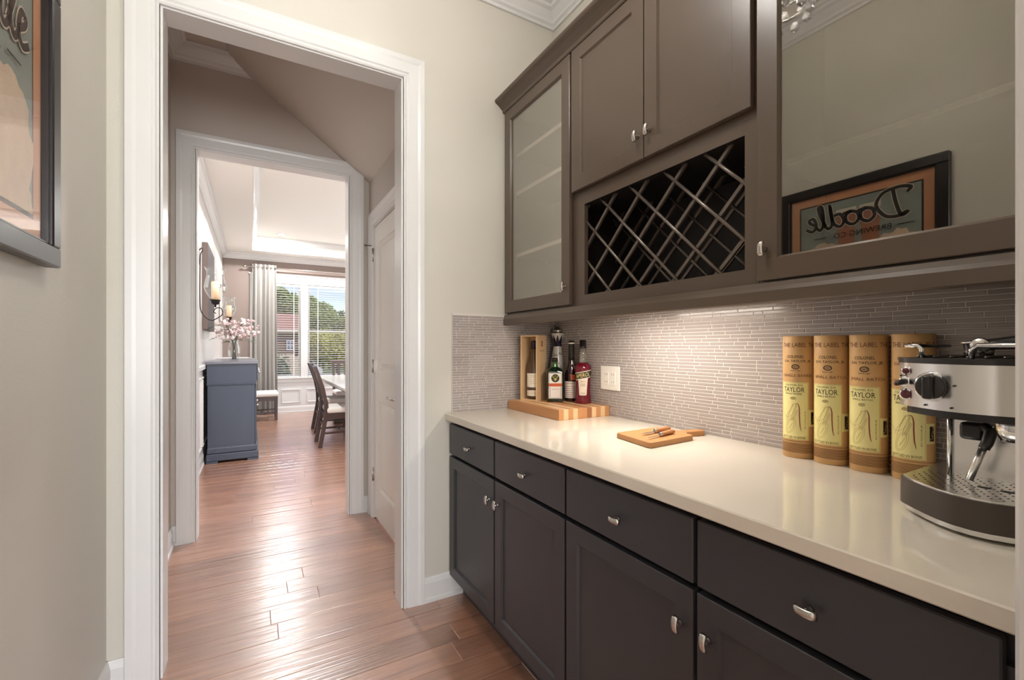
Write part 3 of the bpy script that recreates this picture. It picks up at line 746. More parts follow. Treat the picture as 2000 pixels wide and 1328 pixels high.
# wooden bottle case: open towards -X-ish / the camera, turned
wc = thing('bottle_case', (0, 0, 0), 'tall pale wooden gift case standing open around a bottle', 'box')
WLOC[wc.name] = (0, 0, 0)
bw, bd, bh, tk = .100, .106, .344, .007
b = MB(); b.box(-bw/2, -bw/2+tk, -bd/2, bd/2, 0, bh); b.box(bw/2-tk, bw/2, -bd/2, bd/2, 0, bh); b.box(-bw/2+tk, bw/2-tk, bd/2-tk, bd/2, tk, bh-tk)
b.box(-bw/2+tk, bw/2-tk, -bd/2, bd/2, 0, tk); b.box(-bw/2+tk, bw/2-tk, -bd/2, bd/2, bh-tk, bh); b.build('case_body', M['pine'], wc)
pm = plane_map((bw/2, 0, 0), (0, 1, 0), (0, 0, 1), (1, 0, 0), .0005)
b = MB(); ring(b, 0, .30, .010, .016, .006, pm); b.build('printed_mark', M['ink_brown'], wc)
b = MB(); text(b, 'RESERVE', 0, .262, .05, .007, pm); b.build('lettering', M['ink_brown'], wc)
wc_ang = math.radians(-62)
c0 = (1.305, 2.040)
wc.location = (c0[0], c0[1], BZ); wc.rotation_euler = (0, 0, wc_ang)
def bottle(name, c, prof, m, label, group=None, n=24):
    t = thing(name, (c[0], c[1], c[2]), label, 'bottle', group)
    MB().lathe(prof, c, n).build('glass_body', M[m], t); return t
# cognac bottle inside the case
c = (1.300, 2.030, BZ+.0085)
t = bottle('liquor_bottle', c, [(.0, .001), (.034, .001), (.036, .01), (.036, .15), (.034, .17), (.026, .2), (.016, .235), (.0135, .26), (.0135, .29), (.0, .29)], 'amber_glass', 'cognac coloured bottle with dark cap and cream labels inside the wooden case')
MB().lathe([(.0, .262), (.0165, .262), (.0165, .302), (.014, .307), (.0, .308)], c, 16).build('cap', M['ceramic_blue'], t)
th = math.atan2(-c[1], -c[0])
fm = cyl_map(c[0], c[1], c[2], th, .036, .0004)
b = MB(); rect(b, -.05, .05, .062, .135, fm, 14); rect(b, -.05, .05, .016, .046, fm, 14); b.build('paper_label', M['label_cream'], t)
fm = cyl_map(c[0], c[1], c[2], th, .036, .0008)
b = MB()
for zz, ww in ((.122, .04), (.114, .03), (.09, .036), (.08, .03), (.036, .03), (.027, .036)): rect(b, -ww/2, ww/2, zz, zz+.0022, fm, 6)
text(b, 'COGNAC', 0, .102, .036, .007, fm); b.build('lettering', M['ink_faint'], t)
# ceramic decanter with painted petals
def ray_at(px, Y): u = (px-1000)/F_PX; S, C = math.sin(YAW), math.cos(YAW); return (S+u*C)/(C-u*S)*Y
Y = 2.052; c = (ray_at(1089, Y), Y, BZ)
t = bottle('ceramic_decanter', c, [(r, h*1.05) for r, h in [(.0, .0), (.044, .0), (.046, .01), (.046, .10), (.043, .15), (.034, .21), (.024, .262), (.020, .285), (.022, .300), (.030, .322), (.037, .336), (.037, .340), (.0, .340)]], 'ceramic_white', 'white hand painted ceramic decanter with dark petals and a domed silver stopper', n=28)
fm0 = math.atan2(-c[1], -c[0])
def rad(prof, z):
    for (r0, h0), (r1, h1) in zip(prof, prof[1:]):
        if h0 <= z <= h1 and h1 > h0: return r0+(r1-r0)*(z-h0)/(h1-h0)
    return prof[-1][0]
DP = [(.046, .0), (.046, .10), (.043, .15), (.034, .21), (.024, .262), (.020, .285), (.022, .300), (.030, .322), (.037, .336), (.037, .40)]
def dmap(x, y, off=.0006):  # x is an angle here
    r = rad(DP, y)+off; return (c[0]+r*math.cos(fm0+x), c[1]+r*math.sin(fm0+x), c[2]+y*1.05)
b = MB(); npt = 8
for k in range(npt):
    a = 2*PI*k/npt; hw = PI/npt*1.0
    vs = []; rows_ = [(.272, 1), (.279, 1), (.285, 1), (.296, 1), (.306, .8), (.318, .45), (.332, .03)]
    for z, q in rows_: vs += [dmap(a-hw*q, z), dmap(a, z, .0012), dmap(a+hw*q, z)]
    b.add(vs, [f for i in range(len(rows_)-1) for f in ((3*i, 3*i+1, 3*i+4, 3*i+3), (3*i+1, 3*i+2, 3*i+5, 3*i+4))])
b.build('painted_petals', M['ceramic_blue'], t)
b = MB()
text(b, 'Clase', -.45, .228, .95, .016, dmap, rot=.0); text(b, 'Azul', .55, .236, .75, .015, dmap)
for k, ch in enumerate('REPOSADO'):
    text(b, ch, -.15+k*.17, .205-k*.0125, .22, .012, dmap)
b.build('lettering', M['ink_black'], t)
MB().lathe([(.0, .3575), (.039, .3575), (.039, .361), (.024, .362), (.0, .362)], c, 24).lathe([(.027, .362), (.029, .370), (.026, .382), (.016, .391), (.0, .394)], c, 20).build('stopper', M['nickel'], t)
# square green herbal liqueur bottle
Y = 1.925; jc = (ray_at(1081.5, Y)+.006, Y, 0)
jt = thing('herbal_liqueur_bottle', (0, 0, 0), 'squat dark green square bottle with orange banded stag emblem label', 'bottle'); WLOC[jt.name] = (0, 0, 0)
b = MB()
def rrect(hx, hy, r, z, n=4):
    o = []
    for sx, sy, a0 in ((1, 1, 0), (-1, 1, PI/2), (-1, -1, PI), (1, -1, 1.5*PI)):
        for i in range(n+1):
            a = a0+PI/2*i/n; o.append((sx*(hx-r)+r*math.cos(a), sy*(hy-r)+r*math.sin(a), z))
    return o
def loft(b, rings, smooth=True):
    n = len(rings[0]); vs = [p for r in rings for p in r]
    b.add(vs, [(i*n+k, i*n+(k+1) % n, (i+1)*n+(k+1) % n, (i+1)*n+k) for i in range(len(rings)-1) for k in range(n)], smooth)
    b.add(rings[0], [tuple(range(n))[::-1]]); b.add(rings[-1], [tuple(range(n))]); return b
loft(b, [rrect(.041, .028, .008, 0), rrect(.043, .030, .008, .004), rrect(.043, .030, .008, .152), rrect(.040, .027, .012, .163), rrect(.028, .022, .016, .173), rrect(.019, .018, .0165, .178)])
b.build('glass_body', M['green_glass'], jt)
b = MB(); loft(b, [rrect(.020, .019, .0175, .176), rrect(.0145, .0145, .0144, .19), rrect(.0135, .0135, .0134, .205)]); b.build('glass_neck', M['green_glass_neck'], jt)
MB().lathe([(.0, .2052), (.0155, .2052), (.0155, .226), (.0, .227)], (0, 0, 0), 18).build('cap', M['ink_black'], jt)
pm = plane_map((0, -.030, 0), (1, 0, 0), (0, 0, 1), (0, -1, 0), .0004); pm2 = plane_map((0, -.030, 0), (1, 0, 0), (0, 0, 1), (0, -1, 0), .0008); pm3 = plane_map((0, -.030, 0), (1, 0, 0), (0, 0, 1), (0, -1, 0), .0012)
rect(MB(), -.0345, .0345, .018, .150, pm).build('paper_label', M['label_white'], jt)
b = MB()
for q in ((-.032, .032, .146, .1475), (-.032, .032, .0205, .022), (-.032, -.0305, .0205, .1475), (.0305, .032, .0205, .1475)): rect(b, *q, pm2)
rect(b, -.027, -.0255, .024, .077, pm2); rect(b, .0255, .027, .024, .077, pm2); disc(b, 0, .122, .021, .021, pm2); b.build('label_border', M['ink_green'], jt)
rect(MB(), -.0345, .0345, .080, .096, pm2).build('orange_band', M['ink_orange'], jt)
b = MB(); text(b, 'Jägermeister', 0, .088, .058, .010, pm3); text(b, 'KRÄUTER-LIKÖR', 0, .066, .036, .004, pm3); b.build('lettering', M['ink_red'], jt)
b = MB(); disc(b, 0, .116, .005, .007, pm3, 10)
for s in (-1, 1):
    stroke(b, [(s*.003, .121), (s*.009, .125), (s*.013, .131), (s*.012, .138)], .002, pm3); stroke(b, [(s*.008, .124), (s*.008, .131)], .0016, pm3, 3); stroke(b, [(s*.011, .128), (s*.016, .130)], .0016, pm3, 3); stroke(b, [(s*.004, .117), (s*.009, .118)], .0022, pm3, 3)
rect(b, -.0007, .0007, .129, .138, pm3); rect(b, -.003, .003, .133, .1345, pm3); b.build('stag_emblem', M['ink_gold'], jt)
jt.location = (jc[0], jc[1], BZ); jt.rotation_euler = (0, 0, math.atan2(-jc[1], -jc[0])+PI/2+math.radians(6))
# dark cherry liqueur bottle
Y = 1.900; c = (ray_at(1116, Y), Y, BZ)
t = bottle('dark_liqueur_bottle', c, [(.0, 0), (.035, 0), (.0365, .006), (.0365, .135), (.034, .155), (.024, .185), (.0165, .215), (.0145, .24), (.0145, .30), (.0, .30)], 'dark_glass', 'tall dark red brown bottle with black foil neck and white script label')
MB().lathe([(.0178, .212), (.0160, .238), (.0156, .296), (.0165, .297), (.0165, .314), (.0, .315)], c, 18).build('foil_neck', M['black_plastic'], t)
MB().lathe([(.0168, .299), (.0172, .300), (.0172, .304), (.0168, .305)], c, 18, close=False).build('foil_band', M['label_white'], t)
th = math.atan2(-c[1], -c[0])-.25
fm = cyl_map(c[0], c[1], c[2], th, .0365, .0004); fm2 = cyl_map(c[0], c[1], c[2], th, .0365, .0008)
rect(MB(), -.042, .042, .018, .104, fm, 12).build('paper_label', M['label_white'], t)
b = MB(); text(b, 'Liqueur', 0, .094, .05, .011, fm2, shear=.3)
for k in range(6): rect(b, -.034, .034, .024+k*.0105, .0262+k*.0105, fm2, 6)
b.build('lettering', M['ink_red'], t)
fm = cyl_map(c[0], c[1], c[2], th+.5, .0368, .0004)
rect(MB(), -.013, .013, .112, .140, fm, 5).build('neck_label', M['ink_orange'], t)
# crimson aperitif bottle
Y = 1.800; c = (ray_at(1138.5, Y), Y, BZ); AP = [(.0, 0), (.040, 0), (.0415, .006), (.039, .03), (.0365, .06), (.037, .10), (.0405, .135), (.042, .158), (.040, .170), (.031, .180), (.021, .186)]
t = thing('aperitif_bottle', c, 'crimson aperitif bottle with slanted black name band beside the outlet', 'bottle')
MB().lathe([(r, h*1.1) for r, h in AP], c, 28).build('glass_body', M['aperol_liquid'], t)
MB().lathe([(.0205, .205), (.0175, .217), (.0155, .247), (.0135, .275), (.0, .275)], c, 20).build('glass_neck', M['clear_bottle'], t)
MB().lathe([(.0, .2755), (.0175, .2755), (.0175, .286), (.0165, .287), (.0165, .317), (.0, .318)], c, 18).build('cap', M['black_plastic'], t)
th = math.atan2(-c[1], -c[0])
def amap(off):
    def g(x, y):
        r = rad(AP[1:], y)+off; a = th+x/.038; return (c[0]+r*math.cos(a), c[1]+r*math.sin(a), c[2]+y*1.1)
    return g
def slant(off, k=.18): g = amap(off); return lambda x, y: g(x, y+k*x)
def shield(b, w, z0, z1, g, n=10):
    vs = []; 
    for i in range(n+1):
        q = i/n; z = z0+(z1-z0)*q; ww = w*(.72+.28*q) if q > .08 else w*.62
        for j in range(7): vs.append(g(-ww+2*ww*j/6, z))
    b.add(vs, [(i*7+j, i*7+j+1, (i+1)*7+j+1, (i+1)*7+j) for i in range(n) for j in range(6)]); return b
shield(MB(), .026, .038, .118, amap(.0005)).build('paper_label', M['label_cream'], t)
def band(b, x0, x1, z0, z1, g, nx=14, nz=3):
    vs = [g(x0+(x1-x0)*i/nx, z0+(z1-z0)*j/nz) for i in range(nx+1) for j in range(nz+1)]
    b.add(vs, [(i*(nz+1)+j, (i+1)*(nz+1)+j, (i+1)*(nz+1)+j+1, i*(nz+1)+j+1) for i in range(nx) for j in range(nz)]); return b
band(MB(), -.047, .047, .112, .146, slant(.0006)).build('label_border', M['label_cream'], t)
band(MB(), -.047, .047, .1155, .1425, slant(.0009)).build('name_band', M['ink_black'], t)
b = MB(); text(b, 'APEROL', 0, .129, .072, .018, slant(.0013)); b.build('lettering', M['label_yellow'], t)
b = MB(); text(b, 'APERITIVO', 0, .100, .022, .005, amap(.001)); text(b, 'ITALIA', 0, .047, .02, .007, amap(.001))
for zz in (.088, .08): rect(b, -.012, .012, zz, zz+.0018, amap(.001), 3)
b.build('fine_print', M['ink_brown'], t)

# serving board with handle + two knives
t = thing('serving_board', (1.30, 1.12, CZ), 'small brown wooden paddle board with knives lying on it', 'cutting board')
p0 = [(1.140, 1.232), (1.112, 1.062), (1.115, 1.052), (1.350, 1.068), (1.362, 1.078)]
poly = [(1.122, 1.060), (1.128, 1.050), (1.352, 1.068), (1.364, 1.082), (1.368, 1.105), (1.384, 1.118), (1.46, 1.104), (1.480, 1.118), (1.482, 1.136), (1.468, 1.148), (1.392, 1.158), (1.380, 1.172), (1.384, 1.238), (1.372, 1.252), (1.162, 1.246), (1.150, 1.236)]
bm = bmesh.new(); vs = [bm.verts.new((x, y_, CZ)) for x, y_ in poly]; f = bm.faces.new(vs); r_ = bmesh.ops.extrude_face_region(bm, geom=[f])
for v in r_['geom']:
    if isinstance(v, bmesh.types.BMVert): v.co.z += .0175
bmesh.ops.recalc_face_normals(bm, faces=bm.faces[:]); bmesh.ops.bevel(bm, geom=bm.edges[:], offset=.002, segments=2, affect='EDGES')
MB().bm(bm).build('board', M['board_wood'], t)
KZ = CZ+.0178
def knife(c, ang, label, fork):
    k = thing('cheese_knife', (0, 0, 0), label, 'knife', 'cheese knives on the serving board'); WLOC[k.name] = (0, 0, 0)
    MB().tube([(0, 0, .0085), (.01, 0, .0088), (.03, .001, .0088), (.055, .003, .0088), (.075, .001, .0088), (.082, -.004, .0088)], [.0065, .0082, .0076, .0086, .0084, .005], 10).build('handle', M['handle_wood'], k)
    MB().lathe([(.0, -.004), (.0078, -.004), (.0078, .003), (.0, .003)], (0, 0, .0085), 12, 'x').build('ferrule', M['nickel'], k)
    if fork: b = MB().prism([(-.004, -.004), (-.075, -.003), (-.078, -.0005), (-.04, 0), (-.078, .0005), (-.075, .003), (-.004, .004)], .0055, .0070, 'xy')
    else: b = MB().prism([(-.004, -.005), (-.05, -.009), (-.082, -.002), (-.06, .004), (-.004, .005)], .0055, .0070, 'xy')
    b.build('blade', M['nickel'], k); k.location = (c[0], c[1], KZ); k.rotation_euler = (0, 0, ang)
knife((1.272, 1.165), math.radians(6), 'wooden handled cheese knife on the small board, nearer the tiled wall', False)
knife((1.238, 1.110), math.radians(10), 'wooden handled pronged cheese knife on the small board, away from the tiles', True)

# wall outlet
ya, yb_ = 1.578, 1.711; zc, hz = 1.095, .058
t = thing('wall_outlet', (XR-.0095, (ya+yb_)/2, zc-hz), 'white double outlet plate on the tiled splashback', 'outlet')
MB().cbox(XR-.0155, XR-.0095, ya, yb_, zc-hz, zc+hz, .003).build('cover_plate', M['plate_white'], t)
for yy in (ya+.043, yb_-.043):
    s_ = MB().cbox(XR-.0175, XR-.0155, yy-.017, yy+.017, zc-.033, zc+.033, .0012).build('receptacle', M['plate_white'], t)
    b = MB()
    for zz in (-.018, .018): b.box(XR-.0179, XR-.0174, yy-.008, yy-.006, zc+zz-.004, zc+zz+.005); b.box(XR-.0179, XR-.0174, yy+.006, yy+.008, zc+zz-.004, zc+zz+.005)
    b.build('slots', M['ink_black'], s_)

# four kraft canisters
CR_, CH = .0425, .364
can_px = [1560.5, 1624, 1696.5, 1783.5]
labs = ['brown single barrel spirit canister at the row end away from the espresso machine', 'brown small batch canister between the single barrel canister and another small batch one',
        'brown small batch canister second from the espresso machine', 'brown small batch canister partly hidden behind the espresso machine']
for i, px in enumerate(can_px):
    X = 1.444; Yc = atX(px, 700, X)[1]; c = (X, Yc, CZ)
    t = thing('spirit_canister', c, labs[i], 'canister', 'kraft spirit canisters in a row')
    MB().lathe([(.0, 0), (CR_-.001, 0), (CR_, .001), (CR_, .300), (CR_, CH-.002), (CR_-.0015, CH), (.0, CH)], c, 40).build('tube_body', M['kraft'], t)
    th = math.atan2(-c[1], -c[0])
    g = lambda o, a=0: cyl_map(c[0], c[1], c[2], th+a, CR_, o)
    R = CR_
    lb = MB(); a0, a1 = -1.30*R, .60*R
    rect(lb, a0, a1, .055, .226, g(.0004), 18); lab = lb.build('paper_label', M['label_yellow'], t)
    rect(MB(), a1, a1+.55*R, .095, .145, g(.0004), 8).build('side_label', M['label_yellow'], t)
    b = MB(); rect(b, a1+.17*R, a1+.46*R, .102, .138, g(.0007), 4); b.build('stamp_picture', M['ink_black'], t)
    b = MB(); r9 = random.Random(2)
    for q in range(9): disc(b, a1+(.2+.23*r9.random())*R, .104+.032*r9.random(), .0018, .0028, g(.001), 7)
    b.build('stamp_marks', M['ink_faint'], t)
    b = MB(); mid = (a0+a1)/2
    text(b, 'TAYLOR', mid, .204, .058, .0145, g(.0008)); text(b, 'COLONEL E.H.', mid, .2175, .050, .005, g(.0008)); text(b, 'SINGLE BARREL' if i == 0 else 'SMALL BATCH', mid, .1915, .046, .0045, g(.0008))
    b.build('name_lettering', M['ink_black'], t)
    b = MB()
    text(b, 'COLONEL', -.22*R, .302, .046, .0085, g(.0005)); text(b, 'E.H. TAYLOR, JR.', .0*R-.004, .288, .074, .0095, g(.0005))
    ring(b, -.22*R, .272, .0105, .0075, .0024, g(.0005), 16); text(b, '1887', -.22*R, .272, .013, .006, g(.0006)); text(b, 'SINCE 1887', -.22*R, .2605, .026, .003, g(.0005))
    b.build('upper_lettering', M['ink_black'], t)
    b = MB(); text(b, 'THE LABEL THE', .0, .337, .098, .012, g(.0006)); b.build('rim_lettering', M['ink_brown'], t)
    b = MB(); text(b, 'SINGLE BARREL' if i == 0 else 'SMALL BATCH', -.1*R, .246, .082, .008, g(.0006)); b.build('batch_lettering', M['ink_brown'], t)
    b = MB(); text(b, 'BOTTLED IN BOND', mid, .062, .064, .0062, g(.0008))
    text(b, 'EH TAYLOR JR', a1-.0095, .115, .052, .004, g(.0008), rot=PI/2)
    ring(b, mid, .178, .0075, .004, .001, g(.0008), 14); text(b, '1887', mid, .178, .010, .0042, g(.0008)); b.build('bond_lettering', M['ink_brown'], t)
    b = MB()
    def ell(cx_, cz_, rx_, rz_, tilt, w_):
        pts = [(cx_+rx_*math.cos(a)*math.cos(tilt)-rz_*math.sin(a)*math.sin(tilt), cz_+rx_*math.cos(a)*math.sin(tilt)+rz_*math.sin(a)*math.cos(tilt)) for a in [2*PI*q/12 for q in range(13)]]
        stroke(b, pts, w_, g(.0008), 3)
    ell(mid-.008, .096, .0085, .022, -.35, .0007); ell(mid-.008, .096, .0125, .026, -.35, .0006)
    stroke(b, [(mid-.013, .084), (mid-.007, .094), (mid-.001, .106)], .0009, g(.0008), 4)
    stroke(b, [(mid-.032, .134), (mid-.026, .124), (mid-.014, .121), (mid-.002, .130), (mid+.006, .146), (mid+.009, .160), (mid+.005, .152), (mid-.002, .130), (mid-.006, .112)], .0007, g(.0008))
    stroke(b, [(mid-.024, .113), (mid-.018, .128), (mid-.006, .146), (mid+.002, .162), (mid-.003, .155), (mid-.012, .130), (mid-.020, .108)], .0007, g(.0008))
    for q in range(6): stroke(b, [(mid-.006+q*.0022, .108+q*.0052), (mid-.001+q*.0022, .119+q*.0052), (mid-.0005+q*.0022, .110+q*.0056), (mid+.003+q*.0022, .115+q*.0056)], .0006, g(.0008), 3)
    b.build('signature', M['ink_faint'], t)
    b = MB(); stroke(b, [(mid+.004, .160), (mid+.011, .163), (mid+.0155, .150), (mid+.0160, .125), (mid+.0175, .098), (mid+.0205, .082)], [.0008, .0016, .0026, .0028, .0024, .0008], g(.0009)); b.build('flourish', M['ink_red'], t)
    b = MB(); r5 = random.Random(i)
    for k in range(8):
        xr = 1.35*R*r5.uniform(.86, 1); rect(b, -1.4*R, xr, .0170+k*.0036, .0184+k*.0036, g(.0009), 36)
    rect(b, -1.5*R, 1.5*R, .0495, .0505, g(.0009), 36); b.build('fine_print', M['ink_brown'], t)
    b = MB(); x0_, x1_ = a0+.0018, a1-.0018
    for q in ((x0_, x1_, .0568, .0574), (x0_, x1_, .2236, .2242)): rect(b, *q, g(.0007), 18)
    for xx in (x0_, x1_-.0006): rect(b, xx, xx+.0006, .0574, .2236, g(.0007))
    b.build('label_border', M['ink_faint'], t)

# espresso machine
ey0, ey1 = .156, .408
t = thing('espresso_machine', (1.25, (ey0+ey1)/2, CZ), 'stainless espresso machine with black dial and perforated drip tray', 'coffee machine')
def tray_poly(g, n=10):
    o = []; xf = 1.142-g; xc = 1.050-g
    o += [(1.30, ey1+g), (1.155-g, ey1+g), (1.146-g, ey1-.006+g)]
    for i in range(1, n):
        q = i/n; yy = (ey1-.006)+(ey0+.006-(ey1-.006))*q; o.append((xf-.070*math.sin(PI*q)**1.15, yy))
    o += [(1.146-g, ey0+.006-g), (1.155-g, ey0-g), (1.30, ey0-g)]; return o
MB().prism(tray_poly(-.004), CZ+.006, CZ+.016, 'xy').build('base_plate', M['chrome'], t)
b = MB()
for xx, yy in ((1.16, ey0+.03), (1.16, ey1-.03), (1.36, ey0+.03), (1.36, ey1-.03)): b.lathe([(.0, 0), (.012, 0), (.012, .0062), (0, .0062)], (xx, yy, CZ), 12)
b.build('rubber_feet', M['black_plastic'], t)
MB().prism(tray_poly(0), CZ+.016, CZ+.068, 'xy', True).build('drip_tray', M['brown_plastic'], t)
gp = MB().prism(tray_poly(-.0035), CZ+.068, CZ+.071, 'xy').build('drip_grate', M['steel'], t)
b = MB()
for ix in range(14):
    for iy in range(16):
        x = 1.075+ix*.0125; yy = ey0+.018+iy*.0148+(.007 if ix % 2 else 0)
        q = (yy-ey0)/(ey1-ey0)
        if yy > ey1-.014 or x < 1.146-.070*math.sin(PI*max(0, min(1, q)))**1.15+.012 or x > 1.238: continue
        disc(b, x, yy, .0024, .0018, lambda u, v: (u, v, CZ+.0713), 8)
for q in (.29, .26): disc(b, 1.175, q, .007, .010, lambda u, v: (u, v, CZ+.0714), 14)
b.build('grate_holes', M['ink_black'], gp)
MB().box(1.246, 1.42, ey0+.004, .354, CZ+.071, CZ+.215).box(1.30, 1.42, ey0, ey1-.006, CZ+.006, CZ+.071).build('back_column', M['steel'], t)
MB().tube([(1.243, .357, CZ+.071), (1.243, .357, CZ+.215)], .005, 10).build('column_trim', M['chrome'], t)
def head_poly(g=0):
    o = [(1.42, ey1-.004+g), (1.142, ey1-.004+g)]
    for i in range(1, 10):
        q = i/10; yy = ey1-.004+(ey0-ey1+.008)*q; o.append((1.140-g-.058*math.sin(PI*q), yy))
    return o+[(1.142, ey0+.004-g), (1.42, ey0+.004-g)]
HZ0, HZ1 = CZ+.215, CZ+.300
MB().prism(head_poly(-.012), HZ0-.014, HZ0, 'xy', True).build('head_underside', M['black_plastic'], t)
head = MB().prism(head_poly(0), HZ0, HZ1, 'xy', True).build('head_housing', M['steel'], t)
MB().prism(head_poly(.002), HZ1, HZ1+.010, 'xy', True).build('top_rim', M['black_plastic'], t)
b = MB()
for k in range(9): b.tube([(1.15, ey0+.03+k*.024, HZ1+.0125), (1.40, ey0+.03+k*.024, HZ1+.0125)], .0022, 6)
b.build('cup_grid', M['nickel_dark'], t)
def hx(yy): q = (ey1-.004-yy)/(ey1-ey0-.008); return 1.140-.058*math.sin(PI*q)
def disc_on(b, yy, z, r, d0, d1, n=20): x = hx(yy); b.lathe([(.0, d0), (r, d0), (r, d1), (r*.9, d1-.0015), (.0, d1-.0015)], (x, yy, z), n, 'x'); return b
zd = CZ+.258
disc_on(MB(),   .338, zd, .0275, .003, -.004, 30).build('dial_ring', M['chrome'], head)
dl = disc_on(MB(),   .338, zd, .0222, -.004, -.016, 30).build('dial', M['black_plastic'], head)
x = hx(.338); MB().rbox(x-.034, x-.014, .338-.0075, .338+.0075, zd-.0215, zd+.0215, .004, 2).build('dial_grip', M['black_plastic'], dl)
disc_on(MB(), .388, CZ+.284, .0085, .002, -.003).build('lamp_ring', M['chrome'], head); disc_on(MB(), .388, CZ+.284, .0058, -.003, -.006).build('indicator_lamp', M['dark_red'], head)
disc_on(MB(), .390, CZ+.263, .011, .002, -.003).build('switch_ring', M['chrome'], head)
x = hx(.390); MB().tube([(x-.002, .390, CZ+.263), (x-.014, .392, CZ+.262), (x-.026, .398, CZ+.258)], [.006, .0055, .0035], 10).build('toggle_switch', M['black_plastic'], head)
disc_on(MB(), .388, CZ+.238, .0115, .002, -.003).build('button_ring', M['chrome'], head); disc_on(MB(), .388, CZ+.238, .0085, -.003, -.006).build('power_button', M['dark_red'], head)
b = MB()
for (yy, z) in ((.352, CZ+.222), (.31, CZ+.222), (.306, CZ+.262), (.40, CZ+.274)): disc_on(b, yy, z, .0018, .0, -.0018, 8)
b.build('panel_marks', M['ink_black'], head)
b = MB(); pm = lambda u, v: (hx(u)-.0022, u, v)
MB().tube([(1.150, ey1-.010, HZ1+.034), (1.150, ey1-.030, HZ1+.034), (1.150, ey1-.036, HZ1+.028), (1.150, ey1-.036, HZ1+.010)], .0045, 8).build('rail_post', M['chrome'], t)
MB().tube([(1.385, ey1-.010, HZ1+.034), (1.150, ey1-.010, HZ1+.034)], .0035, 8).build('guard_rail', M['black_plastic'], t)
MB().tube([(1.115, .292, HZ1+.008), (1.113, .290, HZ1+.026), (1.111, .282, HZ1+.034), (1.111, ey0+.02, HZ1+.034), (1.113, ey0+.012, HZ1+.026), (1.115, ey0+.012, HZ1+.008)], .0048, 8).build('guard_rail', M['chrome'], t)
# portafilter lying on the grid
pf = thing('portafilter', (1.19, .26, HZ1+.0148), 'chrome portafilter with black handle resting on top of the espresso machine', 'portafilter')
MB().lathe([(.0, -.020), (.020, -.020), (.022, -.014), (.022, 0), (.026, .002), (.026, .006), (.0, .006)], (1.225, .310, HZ1+.0358), 24).build('basket', M['steel'], pf)
MB().lathe([(.0, -.004), (.0125, -.004), (.0145, 0), (.0125, .003), (.0, .004)], (1.165, .293, HZ1+.034), 22, 'x').build('handle_cap', M['nickel'], pf)
MB().tube([(1.180, .286, HZ1+.036), (1.185, .23, HZ1+.042), (1.185, .165, HZ1+.046)], [.010, .0135, .0145], 14).build('handle', M['black_plastic'], pf)
# steam wand + group
MB().rbox(1.212, 1.246, .300, .336, CZ+.150, CZ+.184, .007, 2).build('wand_mount', M['black_plastic'], t)
MB().tube([(1.212, .300, CZ+.180), (1.205, .288, CZ+.172), (1.198, .292, CZ+.150), (1.196, .296, CZ+.140)], [.0095, .0105, .009, .0085], 12).build('wand_elbow', M['black_plastic'], t)
MB().tube([(1.197, .296, CZ+.143), (1.188, .314, CZ+.078)], .0062, 12).build('steam_wand', M['steel'], t)
MB().tube([(1.200, .284, CZ+.180), (1.195, .262, CZ+.186), (1.190, .215, CZ+.187)], .0035, 8).build('wand_lever', M['chrome'], t)
MB().lathe([(.0, -.05), (.026, -.05), (.032, -.03), (.032, 0), (0, 0)], (1.18, .245, HZ0-.002), 24).build('group_head', M['chrome'], t)

# ================================================================== PICTURE ON THE LEFT WALL
py0, py1, pz0, pz1 = .800, 1.562, 1.444, 2.152
t = thing('framed_print', (XLW+.012, (py0+py1)/2, pz0), 'framed brewery poster in a black frame with copper mat', 'picture')
fw = .048; b = MB()
for q in ((py0, py1, pz0, pz0+fw), (py0, py1, pz1-fw, pz1), (py0, py0+fw, pz0+fw, pz1-fw), (py1-fw, py1, pz0+fw, pz1-fw)): b.cbox(XLW+.002, XLW+.034, *q, .003)
b.build('frame', M['frame_black'], t)
b = MB()
for q in ((py0+fw, py1-fw, pz0+fw, pz0+fw+.006), (py0+fw, py1-fw, pz1-fw-.006, pz1-fw), (py0+fw, py0+fw+.006, pz0+fw, pz1-fw), (py1-fw-.006, py1-fw, pz0+fw, pz1-fw)): b.box(XLW+.004, XLW+.026, *q)
b.build('frame_lip', M['black_plastic'], t)
MB().box(XLW+.003, XLW+.012, py0+fw, py1-fw, pz0+fw, pz1-fw).build('mat_board', M['mat_copper'], t)
mw = .058; ay0, ay1, az0, az1 = py0+fw+mw, py1-fw-mw, pz0+fw+mw, pz1-fw-mw
MB().box(XLW+.012, XLW+.0126, ay0-.008, ay1+.008, az0-.008, az1+.008).build('mat_bevel', M['ink_black'], t)
MB().box(XLW+.0126, XLW+.0132, ay0, ay1, az0, az1).build('print_sheet', M['art_green'], t)
pmn = lambda off: (lambda u, v: (XLW+.0132+off, u, v))
b = MB()
for gy in (1.115, 1.225): poly2(b, [(gy-.036, 1.775), (gy+.036, 1.775), (gy+.046, 1.985), (gy-.046, 1.985)], pmn(.0004))
b.build('beer_glass_print', M['beer'], t)
b = MB()
for gy in (1.115, 1.225): poly2(b, [(gy-.046, 1.968), (gy+.046, 1.968), (gy+.048, 1.998), (gy-.048, 1.998)], pmn(.0008)); rect(b, gy-.037, gy+.037, 1.768, 1.778, pmn(.0008))
b.build('foam_print', M['foam'], t)
def blob(b, cy_, cz_, ry_, rz_, seed):
    r6 = random.Random(seed); n = 40; pts = []
    for i in range(n):
        a = 2*PI*i/n; k = 1+r6.uniform(-.09, .09); yy = min(max(cy_+ry_*k*math.cos(a), ay0), ay1); zz = min(max(cz_+rz_*k*math.sin(a), az0), az1); pts.append((yy, zz))
    return poly2(b, pts, pmn(.0012+seed*.0003))
